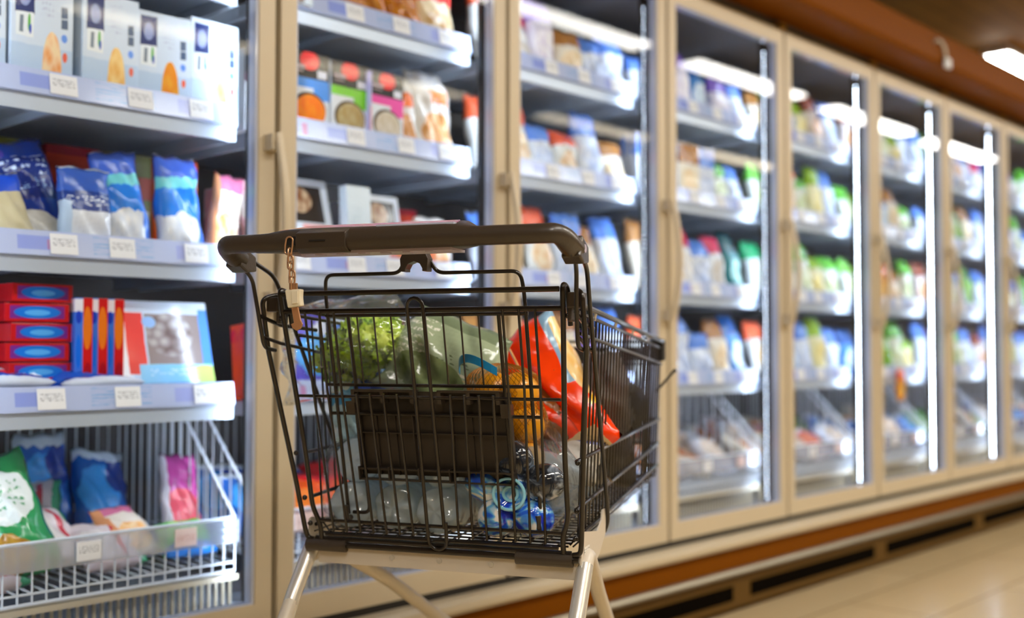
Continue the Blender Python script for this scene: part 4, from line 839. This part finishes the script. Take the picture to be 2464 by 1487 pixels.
# net of yellow fruit
M['net'] = mat('orange_net_cord', '#a86c0c', .5); M['fruit'] = mat('yellow_orange_peel', '#f4a810', .35, 0, .3, bump=(120, .3, .002))
nb = empty('net_bag', (0, 0, 0), 0, 'orange net of yellow fruit right of the black seat panel', 'net bag'); nb.matrix_world = CM @ Matrix.Translation((.098, .165, .742))
for (x, y, z, r_) in [(.015, 0, .050, .034), (-.035, .012, .050, .034), (.024, .0, -.004, .034), (-.03, 0, -.01, .036), (.022, -.004, -.058, .033), (-.03, .01, -.07, .033), (-.005, .05, .02, .035), (.0, .05, -.04, .034)]:
    MB().ball((x, y, z), r_, 20, 14).obj('fruit', M['fruit'], nb, smooth=True)
nm = MB(); NU, NV = 44, 34; v = []
for j in range(NV + 1):
    t = j / NV; z = .098 - .205 * t; wd_ = .062 * (max(.02, 1 - abs(2 * t - 1) ** 4)) ** .5 * (1 + .08 * sin(t * 17)) * (1.16 - .3 * t)
    for i in range(NU): a = 2 * pi * (i + .5 * (j % 2)) / NU; v.append((-.022 * (1 - t) + wd_ * cos(a), .015 + wd_ * 1.02 * sin(a), z))
f = []
for j in range(NV):
    for i in range(NU):
        if j % 2 == 0: q = (j * NU + i, (j + 1) * NU + i, min(NV, j + 2) * NU + i, (j + 1) * NU + (i - 1) % NU)
        else: q = (j * NU + i, (j + 1) * NU + (i + 1) % NU, min(NV, j + 2) * NU + i, (j + 1) * NU + i)
        if j < NV - 1: f.append(q)
nm.add(v, f); no = nm.obj('net', M['net'], nb); md = no.modifiers.new('cords', 'WIREFRAME'); md.thickness = .0015; md.use_even_offset = False
v = []
for q in range(13):
    an = R(-170 + 95 * q / 12)
    for z_ in (.078, .092): v.append((-.022 + .072 * cos(an), .015 + .075 * sin(an), z_ + .022 * sin(pi * q / 12)))
lbn = MB().add(v, [(2 * q, 2 * q + 2, 2 * q + 3, 2 * q + 1) for q in range(12)]).obj('label', mat('cyan_label', '#1c98d8', .3), nb); lbn.modifiers.new('thick', 'SOLIDIFY').thickness = .0008
# blue crinkled bag at the left
P['cyanfilm'] = pack('bright_blue_crinkled_film', '#5cb8f4', [(E_, .75, .45, .2, .3, '#1a50e0'), (E_, .3, .75, .3, .2, '#dff6fc'), (E_, .75, .85, .25, .15, '#2f98f4'), (E_, .3, .25, .3, .2, '#c6ecfa')], .05, 1, .25, (16, 1, .06))
bl = weld(bag_mesh(.125, .185, .08, 43, .1, 22, 24).obj('blue_bag', P['cyanfilm'])); place(bl, -.205, .225, .685, (-5, -8, 0)); tag(bl, 'crinkled bright blue bag under the lettuce at the left', 'bag')
# white packet with blue letters, brown paper, below the red bag
wb = weld(bag_mesh(.15, .085, .05, 51, 0, 18, 14).obj('white_packet', pack('white_packet_print', '#d6d2cc', [(B, .3, .55, .14, .10, '#2a4a80'), (B, .8, .9, .2, .1, '#6a70b8')], .25, .6, .15, (9, 1, .03)))); place(wb, .150, .25, .640, (-30, 8, 0)); tag(wb, 'crumpled white packet with blue letters under the red bag', 'packet')
dl = lettering('DW', .020, M['navy_ink'], wb, (-.045, -.035, .085), (R(75), R(15), 0))
bp = weld(bag_mesh(.10, .13, .05, 57, .1, 16, 16).obj('paper_packet', pack('brown_packet_print', '#7a4a22', [(E_, .6, .5, .25, .2, '#b8803c'), (B, .2, .2, .2, .1, '#3a2210')], .25, .6, .2, (10, 1, .04)))); place(bp, .140, .27, .690, (-6, -20, 0)); tag(bp, 'brown packet wedged between the fruit net and the red bag', 'packet')
# black bag at the far end
bk = weld(bag_mesh(.27, .19, .30, 61, .15, 20, 20).obj('black_bag', mat('black_grained_cover', '#1a1715', .45, 0, .2, bump=(70, .5, .006)))); place(bk, .080, .60, .590, (-4, 0, 0)); tag(bk, 'large black bag filling the far end of the cart', 'bag')
dk = weld(bag_mesh(.12, .15, .09, 62, .5, 20, 20).obj('taupe_pouch', mat('taupe_cover', '#5a5048', .5, bump=(60, .4, .005)))); place(dk, .165, .50, .71, (-4, 0, 0)); tag(dk, 'taupe round pouch standing before the black bag', 'pouch')
d2 = MB().lathe([(.001, -.012), (.050, -.012), (.058, -.006), (.058, .006), (.050, .012), (.001, .012)], 40).obj('round_case', mat('black_round_case', '#141312', .35, 0, .3, bump=(90, .3, .003)), None, smooth=True)
place(d2, .152, .70, .742, (90, 0, 12)); tag(d2, 'round black case standing at the front corner of the cart', 'case')
